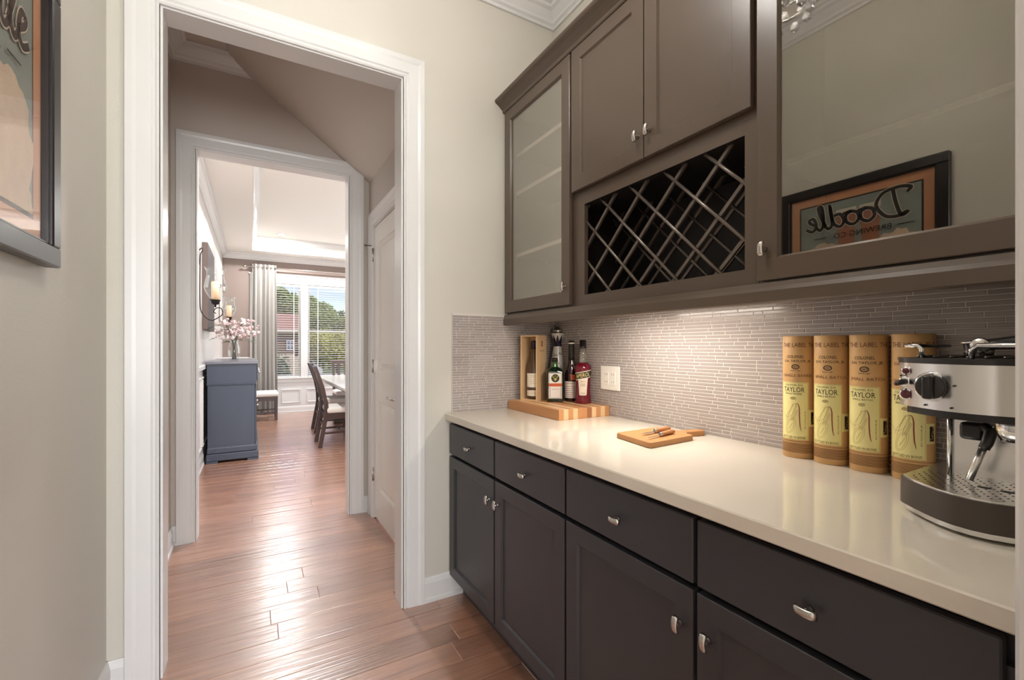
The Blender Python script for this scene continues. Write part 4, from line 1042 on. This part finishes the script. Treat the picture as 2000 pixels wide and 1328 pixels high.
b = MB(); blob(b, 1.00, 1.70, .115, .135, 1); blob(b, 1.33, 1.69, .12, .14, 2); blob(b, 1.02, 1.57, .10, .08, 3); blob(b, 1.36, 1.57, .09, .07, 4); b.build('fur_print', M['fluff'], t)
# script "Doodle" drawn as brush strokes
b = MB(); sx, sz = .375, .135
# strokes need equal widths in both axes, so draw in metres
def doodle_m(b, off, w):
    def fn(u, v): return pmn(off)(.945+u, 1.902+v)
    def S(pts): stroke(b, [(p[0]*sx, p[1]*sz) for p in pts], w, fn)
    S([(.02, .10), (.10, .0), (.16, .5), (.19, .98)]); S([(.04, .80), (.0, .95), (.12, 1.05), (.30, .95), (.38, .55), (.28, .08), (.14, -.02), (.04, .10)])
    x = .40
    for _ in range(2):
        S([(x+.10, .55), (x+.02, .45), (x+.0, .18), (x+.07, .02), (x+.15, .15), (x+.16, .42), (x+.10, .55), (x+.20, .50)]); x += .185
    S([(x+.13, .50), (x+.05, .52), (x+.0, .22), (x+.05, .02), (x+.13, .18), (x+.17, .60), (x+.19, 1.0)]); S([(x+.18, .9), (x+.155, .2), (x+.20, .02), (x+.26, .18)])
    x += .24; S([(x, .15), (x+.08, .65), (x+.10, .98), (x+.05, .92), (x+.03, .3), (x+.07, .02), (x+.13, .15)])
    x += .12; S([(x, .22), (x+.09, .38), (x+.11, .52), (x+.05, .55), (x+.01, .25), (x+.06, .02), (x+.15, .14)])
b = MB(); doodle_m(b, .0038, .024); b.build('lettering_outline', M['foam'], t)
b = MB(); doodle_m(b, .0044, .0165); text(b, 'BREWING CO.', 1.158, 1.857, .27, .029, pmn(.0044)); rect(b, .93, 1.0, 1.855, 1.8595, pmn(.0044)); rect(b, 1.32, 1.385, 1.855, 1.8595, pmn(.0044)); b.build('lettering', M['ink_black'], t)
MB().box(XLW+.0205, XLW+.0215, py0+fw+.002, py1-fw-.002, pz0+fw+.002, pz1-fw-.002).build('glazing', M['picture_glass'], t)

# ================================================================== PANTRY CEILING LAMP (seen mirrored in the glass door)
lc = (.47, 1.06)
t = thing('chandelier', (lc[0], lc[1], ZC), 'small crystal chandelier hanging from the pantry ceiling', 'chandelier')
MB().lathe([(.0, 0), (.065, 0), (.06, -.02), (.02, -.03), (.0, -.03)], (lc[0], lc[1], ZC-.0005), 24).build('canopy', M['chrome'], t)
MB().tube([(lc[0], lc[1], ZC-.03), (lc[0], lc[1], 2.70)], .008, 8).build('stem', M['chrome'], t)
for zr, R in ((2.74, .15), (2.64, .10)):
    MB().tube([(lc[0]+R*math.cos(2*PI*i/24), lc[1]+R*math.sin(2*PI*i/24), zr) for i in range(25)], .006, 8, False).build('ring', M['chrome'], t)
b = MB()
for i in range(4):
    a = PI/4+i*PI/2; b.tube([(lc[0], lc[1], 2.71), (lc[0]+.15*math.cos(a), lc[1]+.15*math.sin(a), 2.74)], .005, 6); b.tube([(lc[0]+.15*math.cos(a), lc[1]+.15*math.sin(a), 2.74), (lc[0]+.10*math.cos(a), lc[1]+.10*math.sin(a), 2.64)], .003, 6)
b.build('arms', M['chrome'], t)
src = None
for k, (R, zr, n) in enumerate(((.15, 2.712, 14), (.10, 2.614, 10))):
    for i in range(n):
        a = 2*PI*i/n; p = (lc[0]+R*math.cos(a), lc[1]+R*math.sin(a), zr-.02)
        if src is None: src = MB().sphere((p[0], p[1], p[2]), .020, 1, (1, 1, 1.25)).build('crystal', M['crystal'], t); off = [WLOC[src.name][q]-p[q] for q in range(3)]; src.data.polygons.foreach_set('use_smooth', [False]*len(src.data.polygons))
        else: share('crystal', src, tuple(p[q]+off[q] for q in range(3)), t)
for i in range(4):
    a = i*PI/2; MB().sphere((lc[0]+.07*math.cos(a), lc[1]+.07*math.sin(a), 2.74), .018, 2, (1, 1, 1.4)).build('bulb', M['bulb_glow'], t)
for i in range(4):
    a = i*PI/2; add_light('chandelier_bulb', 'POINT', (lc[0]+.07*math.cos(a), lc[1]+.07*math.sin(a), 2.74), 10, (1, .97, .93), shadow_soft_size=.03)

# ================================================================== DINING ROOM
# sideboard: end panel faces the camera, drawers face +X
sx0, sx1, sy0, sy1, sz1 = -.425, .028, 5.76, 7.30, 1.085
t = thing('sideboard', ((sx0+sx1)/2, (sy0+sy1)/2, 0), 'slate blue wooden sideboard with grey top along the dining room wall', 'sideboard')
MB().box(sx0+.012, sx1-.006, sy0+.006, sy1-.006, .10, .84).build('body', M['sideboard_blue'], t)
MB().box(sx0+.006, sx1+.012, sy0, sy1, .845, 1.052).build('upper_case', M['sideboard_blue'], t)
MB().cbox(sx0, sx1+.006, sy0-.001, sy1+.001, .828, .846, .006).build('waist_moulding', M['sideboard_blue'], t)
MB().cbox(sx0-.004, sx1+.030, sy0-.016, sy1+.016, 1.053, sz1, .008).build('top', M['sideboard_top'], t)
MB().cbox(sx0+.006, sx1+.014, sy0-.006, sy1+.006, .098, .165, .010).build('base_moulding', M['sideboard_blue'], t)
MB().cbox(sx0, sx1+.030, sy0-.014, sy1+.014, .024, .0975, .006).build('plinth', M['sideboard_blue'], t)
for xx in (sx0, sx1-.075):
    for yy in (sy0-.014, sy1-.09): MB().box(xx, xx+.105, yy, yy+.10, 0.0005, .024).build('foot', M['sideboard_blue'], t)
MB().box(sx0+.03, sx1-.045, sy0+.0035, sy0+.006, .19, .815).build('end_panel', M['sideboard_blue'], t)
for i in range(3):
    a = sy0+.03+i*.503
    d = MB().cbox(sx1+.0125, sx1+.026, a, a+.47, .87, 1.03, .003).build('drawer', M['sideboard_blue'], t)
    MB().lathe([(.0, .0), (.012, .001), (.008, .008), (.017, .020), (.0, .026)], (sx1+.026, a+.235, .95), 14, 'x').build('knob', M['nickel'], d)
    d = MB().cbox(sx1-.0055, sx1+.012, a, a+.47, .19, .80, .003).build('door', M['sideboard_blue'], t)
    MB().lathe([(.0, .0), (.012, .001), (.008, .008), (.017, .020), (.0, .026)], (sx1+.012, a+.43, .55), 14, 'x').build('knob', M['nickel'], d)

# vase with flowers
vc = (-.175, 5.86, sz1+.0005)
VP = [(.0, 0), (.040, 0), (.052, .03), (.060, .09), (.058, .14), (.046, .19), (.040, .225), (.044, .24)]
inner = [(r-.004, h) for r, h in VP[::-1][:-1]]; inner[-1] = (inner[-1][0], .008)
o = MB().lathe(VP+inner+[(.0, .012)], vc, 28, close=False).build('glass_vase', M['thin_glass']); tag(o, 'clear glass vase holding pink flowers on the sideboard', 'vase')
t = thing('flower_bouquet', (vc[0], vc[1], vc[2]+.015), 'bouquet of white and blush pink blossoms in the glass vase', 'flowers')
r7 = random.Random(5); ends = []
for i in range(130):
    a = r7.uniform(0, 2*PI); el = r7.uniform(.15, 1.25); R = r7.uniform(.07, .26)
    ends.append((vc[0]+.015+R*1.12*math.cos(a)*math.cos(el), vc[1]+R*.9*math.sin(a)*math.cos(el), vc[2]+.24+R*math.sin(el)*1.02))
for i, e in enumerate(ends):
    if i % 8 == 0:
        a = r7.uniform(0, 2*PI); b_ = (vc[0]+.022*math.cos(a), vc[1]+.022*math.sin(a), vc[2]+.02)
        nk = (vc[0]+.02*math.cos(a+2), vc[1]+.02*math.sin(a+2), vc[2]+.232)
        MB().tube([b_, nk, tuple((nk[q]+e[q])/2+(0, 0, .02)[q] for q in range(3)), e], .0022, 5).build('stem', M['stem_green'], t)
def blossom(c, r, m):
    b = MB(); rr_ = random.Random(int(c[0]*1e5)); 
    b.sphere(c, r*.62, 1)
    for k in range(9):
        d = Vector((rr_.gauss(0, 1), rr_.gauss(0, 1), rr_.gauss(0, 1))).normalized(); u = d.orthogonal().normalized(); v = d.cross(u); p = Vector(c)+d*r*.72
        b.add([tuple(p+u*r*.5-d*r*.2), tuple(p+v*r*.5), tuple(p-u*r*.5-d*r*.2), tuple(p-v*r*.5), tuple(p+d*r*.3)], [(0, 1, 4), (1, 2, 4), (2, 3, 4), (3, 0, 4)], True)
    b.build('blossom', M[m], t)
for i, e in enumerate(ends):
    if i % 5 == 0: blossom(e, r7.uniform(.024, .036), 'flower_white')
    else: blossom(e, r7.uniform(.014, .026), 'flower_pink')
for i in range(26):
    a = r7.uniform(0, 2*PI); R = r7.uniform(.08, .24); z = vc[2]+.25+r7.uniform(-.05, .16)
    p = Vector((vc[0]+R*math.cos(a), vc[1]+R*math.sin(a)*.9, z)); d = Vector((math.cos(a), math.sin(a), r7.uniform(-.5, .5))).normalized()*.055; u = d.cross(Vector((0, 0, 1))).normalized()*.014
    MB().add([tuple(p-d), tuple(p+u), tuple(p+d), tuple(p-u), tuple(p+Vector((0, 0, .006)))], [(0, 1, 4), (1, 2, 4), (2, 3, 4), (3, 0, 4)], True).build('leaf', M['leaf_green'], t)

def smooth3(pts, sub=5):
    P_ = [pts[0]]+list(pts)+[pts[-1]]; out = []
    for i in range(len(pts)-1):
        p0, p1, p2, p3 = P_[i:i+4]
        for k in range(sub):
            t = k/sub; out.append(tuple(0.5*(2*p1[j]+(-p0[j]+p2[j])*t+(2*p0[j]-5*p1[j]+4*p2[j]-p3[j])*t*t+(-p0[j]+3*p1[j]-3*p2[j]+p3[j])*t**3) for j in range(3)))
    return out+[pts[-1]]
# hurricane sconces on the dining room's left wall
def sconce(Y, label):
    wx = DXL+.002; gx = -.322; zt = 2.03; zb = 1.705
    t = thing('wall_sconce', (wx, Y, 1.5), label, 'sconce', 'hurricane candle sconces on the dining room wall')
    r = .0045
    MB().tube(smooth3([(wx+.006, Y, 2.20), (wx+.024, Y, 2.225), (wx+.032, Y, 2.20), (wx+.018, Y, 2.17), (wx+.012, Y, 2.10), (wx+.010, Y, 1.72), (wx+.020, Y, 1.60), (wx+.060, Y, 1.535), (wx+.11, Y, 1.51), (gx+.02, Y, 1.535), (gx+.06, Y, 1.575), (gx+.05, Y, 1.63), (gx+.01, Y, 1.635), (gx-.015, Y, 1.60), (gx+.005, Y, 1.58)]), r, 8).build('scroll_arm', M['iron'], t)
    MB().cbox(wx-.002, wx+.006, Y-.022, Y+.022, 2.06, 2.23, .003).build('wall_plate', M['iron'], t)
    MB().lathe([(.0, -.075), (.008, -.075), (.009, -.05), (.030, -.045), (.042, -.01), (.050, 0), (.0, 0)], (gx, Y, zb+.012), 18).build('cup', M['iron'], t)
    G = [(.034, .0), (.060, .03), (.092, .09), (.098, .13), (.086, .19), (.074, .24), (.078, .285), (.094, .32)]
    MB().lathe(G+[(r_-.003, h) for r_, h in G[::-1]], (gx, Y, zb+.012), 26, close=False).build('glass_shade', M['thin_glass'], t)
    MB().lathe([(.0, .0), (.036, .0), (.036, .175), (.028, .18), (.0, .176)], (gx, Y, zb+.0135), 18).build('candle', M['candle'], t)
sconce(5.42, 'hurricane glass candle sconce on iron scroll next to the doorway')
sconce(8.46, 'hurricane glass candle sconce on iron scroll near the window curtain')
o = thing('wall_canvas', (DXL+.03, 6.3, 1.43), 'tall narrow canvas hung between the two candle sconces', 'picture')
MB().cbox(DXL+.002, DXL+.050, 5.80, 6.75, 1.43, 2.36, .003).build('stretcher', M['canvas_edge'], o)
MB().box(DXL+.050, DXL+.0515, 5.806, 6.744, 1.436, 2.354).build('painted_face', M['canvas_dark'], o)

# curtain + rod
t = thing('curtain_rod', (1.4, DYF-.09, 2.70), 'slim silver curtain rod above the dining room window', 'curtain rod')
MB().tube([(-.10, DYF-.085, 2.70), (3.12, DYF-.085, 2.70)], .011, 10).build('rod', M['nickel'], t)
for xx in (-.115, 3.135): MB().sphere((xx, DYF-.085, 2.70), .02, 2).build('finial', M['nickel'], t)
for xx in (-.05, 1.50, 3.05): MB().box(xx-.006, xx+.006, DYF-.085, DYF-.001, 2.685, 2.697).build('bracket', M['nickel'], t)
def curtain(x0, x1, label, flare=.03):
    n = 96; rows = 14; vs = []
    for j in range(rows+1):
        z = .012+(2.755-.012)*j/rows; s = 1-j/rows
        for i in range(n+1):
            q = i/n; x = x0+(x1-x0)*q+flare*s*(q-.3); ph = q*2*PI*5.5+.7*math.sin(q*9.1+x0*3)
            amp = (.030+.010*s)*(1+.35*math.sin(q*13+1)); yy = DYF-.085+amp*math.sin(ph+.25*math.sin(3*z+q*4)*s)
            vs.append((x+.012*math.sin(2*ph)*.6, yy, z))
    b = MB().add(vs, [(j*(n+1)+i, j*(n+1)+i+1, (j+1)*(n+1)+i+1, (j+1)*(n+1)+i) for j in range(rows) for i in range(n)], True)
    t = thing('curtain', ((x0+x1)/2, DYF-.085, .01), label, 'curtain')
    b.build('drape', M['curtain'], t)
    k = 0
    for i in range(6):
        x = x0+(x1-x0)*(i+.5)/6; MB().lathe([(.022, -.003), (.028, -.003), (.028, .003), (.022, .003), (.022, -.003)], (x, DYF-.085, 2.70), 14, 'x', close=False).build('grommet', M['nickel'], t)
curtain(.0, .385, 'long grey pleated curtain drawn aside beside the sideboard')
curtain(2.70, 3.08, 'long grey pleated curtain at the far end of the window wall')

# upholstered stool by the window
t = thing('dining_stool', (.10, 8.86, 0), 'dark wooden stool with white upholstered seat standing before the curtain', 'stool')
q0, q1, w0, w1 = -.12, .375, 8.62, 9.10
for xx in (q0, q1-.042):
    for yy in (w0, w1-.042):
        dx = .006
        MB().add([(xx+dx, yy+dx, 0.0005), (xx+.042-dx, yy+dx, 0.0005), (xx+.042-dx, yy+.042-dx, 0.0005), (xx+dx, yy+.042-dx, 0.0005), (xx, yy, .40), (xx+.042, yy, .40), (xx+.042, yy+.042, .40), (xx, yy+.042, .40)],
                 [(3, 2, 1, 0), (4, 5, 6, 7), (0, 1, 5, 4), (1, 2, 6, 5), (2, 3, 7, 6), (3, 0, 4, 7)]).build('leg', M['chair_wood'], t)
MB().box(q0+.006, q1-.006, w0+.006, w0+.026, .33, .395).box(q0+.006, q1-.006, w1-.026, w1-.006, .33, .395).box(q0+.006, q0+.026, w0+.026, w1-.026, .33, .395).box(q1-.026, q1-.006, w0+.026, w1-.026, .33, .395).build('seat_rail', M['chair_wood'], t)
for yy in (w0+.012, w1-.030): MB().box(q0+.04, q1-.04, yy, yy+.018, .12, .145).build('stretcher', M['chair_wood'], t)
MB().box((q0+q1)/2-.01, (q0+q1)/2+.01, w0+.03, w1-.03, .122, .143).build('stretcher', M['chair_wood'], t)
MB().rbox(q0-.012, q1+.012, w0-.012, w1+.012, .400, .475, .03, 4).build('seat', M['seat_white'], t)

# dining chairs (built facing +X, origin at the middle of the rear legs)
def chair_proto():
    t = thing('dining_chair', (0, 0, 0), '', 'chair', 'dark dining chairs round the table'); WLOC[t.name] = (0, 0, 0)
    def post_x(z):
        pts = [(0, 0.), (.20, .035), (.42, .075), (.55, .070), (.75, .030), (1.0, -.055)]
        for (a, b_), (c_, d) in zip(pts, pts[1:]):
            if a <= z <= c_: return b_+(d-b_)*(z-a)/(c_-a)
        return pts[-1][1]
    hw = .20
    zs = [0.0005]+[i*.05 for i in range(1, 21)]
    for yy in (-hw, hw):
        vs = []
        for z in zs:
            x = post_x(z); w = .019; d = .024 if z < .6 else .019; vs += [(x-d, yy-w, z), (x+d, yy-w, z), (x+d, yy+w, z), (x-d, yy+w, z)]
        n = len(zs); MB().add(vs, [(i*4+k, i*4+(k+1) % 4, (i+1)*4+(k+1) % 4, (i+1)*4+k) for i in range(n-1) for k in range(4)]+[(3, 2, 1, 0), tuple((n-1)*4+k for k in range(4))]).build('rear_post', M['chair_wood'], t)
    for yy in (-hw, hw): MB().box(.44, .48, yy-.02, yy+.02, 0.0005, .415).build('front_leg', M['chair_wood'], t)
    MB().box(.085, .47, -hw-.016, -hw+.006, .345, .415).box(.085, .47, hw-.006, hw+.016, .345, .415).box(.455, .478, -hw+.02, hw-.02, .345, .415).box(.065, .085, -hw+.02, hw-.02, .345, .415).build('seat_rail', M['chair_wood'], t)
    MB().rbox(.075, .50, -hw-.03, hw+.03, .416, .490, .028, 4).build('seat', M['seat_white'], t)
    for z0_, z1_ in ((.93, 1.0), (.56, .60)):
        zm = (z0_+z1_)/2; x = post_x(zm); sh = (post_x(z1_)-post_x(z0_))
        MB().add([(post_x(z0_)-.010, -hw+.019, z0_), (post_x(z0_)+.010, -hw+.019, z0_), (post_x(z0_)+.010, hw-.019, z0_), (post_x(z0_)-.010, hw-.019, z0_), (post_x(z1_)-.010, -hw+.019, z1_), (post_x(z1_)+.010, -hw+.019, z1_), (post_x(z1_)+.010, hw-.019, z1_), (post_x(z1_)-.010, hw-.019, z1_)],
                 [(3, 2, 1, 0), (4, 5, 6, 7), (0, 1, 5, 4), (1, 2, 6, 5), (2, 3, 7, 6), (3, 0, 4, 7)]).build('back_rail', M['chair_wood'], t)
    for yy in (-.11, -.0, .11):
        vs = []; zz = [.60, .70, .80, .93]
        for z in zz: x = post_x(z); vs += [(x-.006, yy-.022, z), (x+.006, yy-.022, z), (x+.006, yy+.022, z), (x-.006, yy+.022, z)]
        MB().add(vs, [(i*4+k, i*4+(k+1) % 4, (i+1)*4+(k+1) % 4, (i+1)*4+k) for i in range(3) for k in range(4)]).build('back_slat', M['chair_wood'], t)
    for yy in (-hw, hw): MB().box(.055, .455, yy-.010, yy+.010, .16, .185).build('stretcher', M['chair_wood'], t)
    MB().box(.25, .27, -hw+.012, hw-.012, .162, .183).build('stretcher', M['chair_wood'], t)
    MB().box(post_x(.27)-.010, post_x(.27)+.010, -hw+.019, hw-.019, .26, .285).build('stretcher', M['chair_wood'], t)
    return t
cp = chair_proto()
spots = [((.722, 6.205), 0, 'dark wooden dining chair with white seat tucked under the table nearest the doorway'),
         ((.790, 7.245), 0, 'dark wooden dining chair with white seat tucked under the table nearer the window'),
         ((1.455, 8.60), -PI/2, 'dark slat backed dining chair at the table end before the window')]
for i, (p, r_, lb) in enumerate(spots):
    o = cp if i == 0 else copy_tree(cp)
    o.location = (p[0], p[1], 0); o.rotation_euler = (0, 0, r_); o['label'] = lb
# table
tx0, tx1, ty0, ty1 = .925, 2.00, 5.42, 8.18
t = thing('dining_table', ((tx0+tx1)/2, (ty0+ty1)/2, 0), 'long dining table with glossy top painted pale with glare and dark pedestal base', 'table')
MB().prism([(tx0, ty0+.06), (tx0+.06, ty0), (tx1-.06, ty0), (tx1, ty0+.06), (tx1, ty1-.06), (tx1-.06, ty1), (tx0+.06, ty1), (tx0, ty1-.06)], .728, .760, 'xy').build('table_top', M['table_top'], t)
MB().box(tx0+.10, tx1-.10, ty0+.22, ty1-.22, .66, .727).build('apron', M['table_wood'], t)
for yy in (6.72, 7.80):
    MB().lathe([(.0, .08), (.09, .08), (.10, .12), (.06, .20), (.085, .34), (.055, .48), (.10, .60), (.10, .66), (0, .66)], (1.4625, yy, 0), 20).build('pedestal', M['table_wood'], t)
    MB().cbox(1.14, 1.785, yy-.045, yy+.045, .001, .085, .012).build('foot', M['table_wood'], t)
MB().box(1.44, 1.485, 6.83, 7.69, .18, .25).build('stretcher', M['table_wood'], t)
# recessed lights in the tray ceiling; all but the first are unseen, added for brightness
rl = ['round recessed ceiling light above the window curtain and sideboard corner', 'added unseen round recessed ceiling light above the far end of the window wall',
      'added unseen round recessed ceiling light just inside the dining room doorway', 'added unseen round recessed ceiling light deep in the room beside the doorway wall']
for i, (xx, yy) in enumerate(((.44, 8.79), (2.40, 8.79), (.44, 4.62), (2.40, 4.62))):
    lab = rl[i]
    t = thing('recessed_light', (xx, yy, TZ-.004), lab, 'light', 'recessed lights in the tray ceiling')
    MB().lathe([(.060, -.004), (.078, -.004), (.080, -.0005), (.060, -.0005)], (xx, yy, TZ), 28, close=False).build('trim_ring', M['trim_white'], t)
    MB().lathe([(.0, -.0022), (.060, -.0022)], (xx, yy, TZ), 28, close=False).build('lens', M['lamp_glow'], t)
    add_light('recessed_lamp', 'AREA', (xx, yy, TZ-.008), 42, (1, .99, .98), (0, 0, 0), shape='DISK', size=.12)

# ================================================================== OUTSIDE
GZ = -2.6
o = MB().box(-80, 140, 9.9, 220, GZ-.3, GZ).build('ground_outside', M['grass']); struct(o)
def house(name, x0, x1, y0, dep, ez, rz, m_lo, m_hi, zmid, label, win):
    t = thing(name, ((x0+x1)/2, y0+dep/2, GZ), label, 'house')
    MB().box(x0, x1, y0, y0+dep, GZ, zmid).build('lower_wall', M[m_lo], t)
    if ez > zmid+.01: MB().box(x0, x1, y0+.02, y0+dep, zmid, ez).build('upper_wall', M[m_hi], t)
    yo = y0-.5; ym = y0+dep/2; b = MB()
    b.add([(x0-.5, yo, ez-.1), (x1+.5, yo, ez-.1), (x1+.5, ym, rz), (x0-.5, ym, rz), (x0-.5, y0+dep+.5, ez-.1), (x1+.5, y0+dep+.5, ez-.1), (x0-.5, yo, ez+.1), (x1+.5, yo, ez+.1), (x1+.5, ym, rz+.2), (x0-.5, ym, rz+.2), (x0-.5, y0+dep+.5, ez+.1), (x1+.5, y0+dep+.5, ez+.1)],
          [(0, 1, 2, 3), (3, 2, 5, 4), (6, 7, 8, 9), (9, 8, 11, 10), (0, 1, 7, 6), (4, 5, 11, 10), (0, 3, 9, 6), (3, 4, 10, 9), (1, 2, 8, 7), (2, 5, 11, 8)])
    b.build('roof', M['roof_brown'], t)
    MB().prism([(y0+.1, ez-.12), (ym, rz-.15), (y0+dep-.1, ez-.12)], x0+.05, x1-.05, 'yz').build('gable_wall', M[m_hi], t)
    for (cx_, cz_, ww, hh) in win:
        f = MB().box(cx_-ww/2, cx_+ww/2, y0-.06, y0, cz_-hh/2, cz_+hh/2).build('window', M['siding_white'], t)
        for a in (-1, 1):
            for c_ in (-1, 1): MB().box(cx_+a*ww*.21-ww*.16, cx_+a*ww*.21+ww*.16, y0-.08, y0-.06, cz_+c_*hh*.22-hh*.17, cz_+c_*hh*.22+hh*.17).build('pane', M['window_dark'], f)
P = lambda px, py, Y: at(px, py, Y)
Yh = 62
x_l, x_r = P(520, 600, Yh)[0], P(590, 600, Yh)[0]
wc_ = P(567, 674, Yh); wl = P(560, 664, Yh); wr = P(575, 684, Yh)
house('house', x_l, x_r, Yh, 9, P(550, 648, Yh)[2], P(550, 615, Yh+4)[2], 'siding_pale', 'siding_brown', P(550, 692, Yh)[2], 'brown house with white framed window behind the shrub', [(wc_[0], wc_[2], wr[0]-wl[0], wl[2]-wr[2])])
Yg = 50
house('house', P(598, 600, Yg)[0], P(630, 600, Yg)[0], Yg, 7, P(610, 697, Yg)[2], P(610, 672, Yg+3.5)[2], 'siding_white', 'siding_white', P(610, 697, Yg)[2], 'low white house with brown roof among the trees', [])
def tree(name, c, rx, rz, zc, m, label, n=1500, leaf=.3, seed=0):
    r8 = random.Random(seed); t = thing(name, (c[0], c[1], GZ), label, 'tree', 'trees beyond the window')
    b = MB(); lumps = [(r8.uniform(-.6, .6)*rx, r8.uniform(-.5, .5)*rx, r8.uniform(-.6, .6)*rz, r8.uniform(.35, .6)) for _ in range(9)]+[(0, 0, 0, .75)]
    for i in range(n):
        l = r8.choice(lumps); d = Vector((r8.gauss(0, 1), r8.gauss(0, 1), r8.gauss(0, 1))).normalized(); k = r8.uniform(.75, 1.05)
        p = Vector((c[0]+l[0]+d.x*rx*l[3]*k, c[1]+l[1]+d.y*rx*l[3]*k, max(GZ+.2, zc+l[2]+d.z*rz*l[3]*k)))
        u = Vector((r8.gauss(0, 1), r8.gauss(0, 1), r8.gauss(0, 1))).normalized(); v = u.orthogonal().normalized(); s_ = leaf*r8.uniform(.6, 1.3)
        b.add([tuple(p+u*s_), tuple(p+v*s_*.6), tuple(p-u*s_), tuple(p-v*s_*.6)], [(0, 1, 2, 3)])
    o = b.build('crown', M[m], t, fix=False); o['kind'] = 'stuff'
    MB().tube([(c[0], c[1], GZ), (c[0]+.1, c[1], (GZ+zc)/2), (c[0], c[1], zc)], [.035*rx+.08, .03*rx+.06, .05], 8).build('trunk', M['bark'], t)
def far_tree(px, py, Y, rx, rz, m, label, n, seed):
    k = Y/76; q = P(px, py, Y); tree('tree', (q[0], Y), rx*k, rz*k, q[2], m, label, n*3, .24*k, seed)
far_tree(570, 616, 80, 2.7, 4.4, 'leaf_tree', 'tall green tree rising behind the brown house', 3000, 1)
far_tree(546, 640, 97, 3.6, 3.9, 'leaf_dark', 'darker tree beside the brown house roof', 1800, 2)
far_tree(650, 648, 116, 4.6, 3.4, 'leaf_tree', 'rounded green tree to the side of the white house', 2800, 4)
far_tree(613, 634, 140, 4.4, 4.2, 'leaf_tree', 'broad green tree behind the low white house', 2800, 3)
far_tree(692, 650, 168, 4.6, 3.0, 'leaf_dark', 'dark green tree at the end of the tree line', 2000, 5)
q = P(657, 690, 34); tree('tree', (q[0], 34), 2.0, 1.7, P(657, 684, 34)[2], 'leaf_tree_yellow', 'bright yellow green bushy tree close to the window', 6000, .10, 6)
q = P(692, 690, 41); tree('tree', (q[0], 41), 2.3, 2.0, P(692, 680, 41)[2], 'leaf_tree_yellow', 'second yellow green bush beside the bright bushy tree', 5000, .11, 7)
q = P(545, 720, 26); tree('shrub', (q[0], 26), .75, 1.3, P(545, 722, 26)[2], 'leaf_dark', 'dark conical shrub in front of the brown house', 2500, .07, 8)
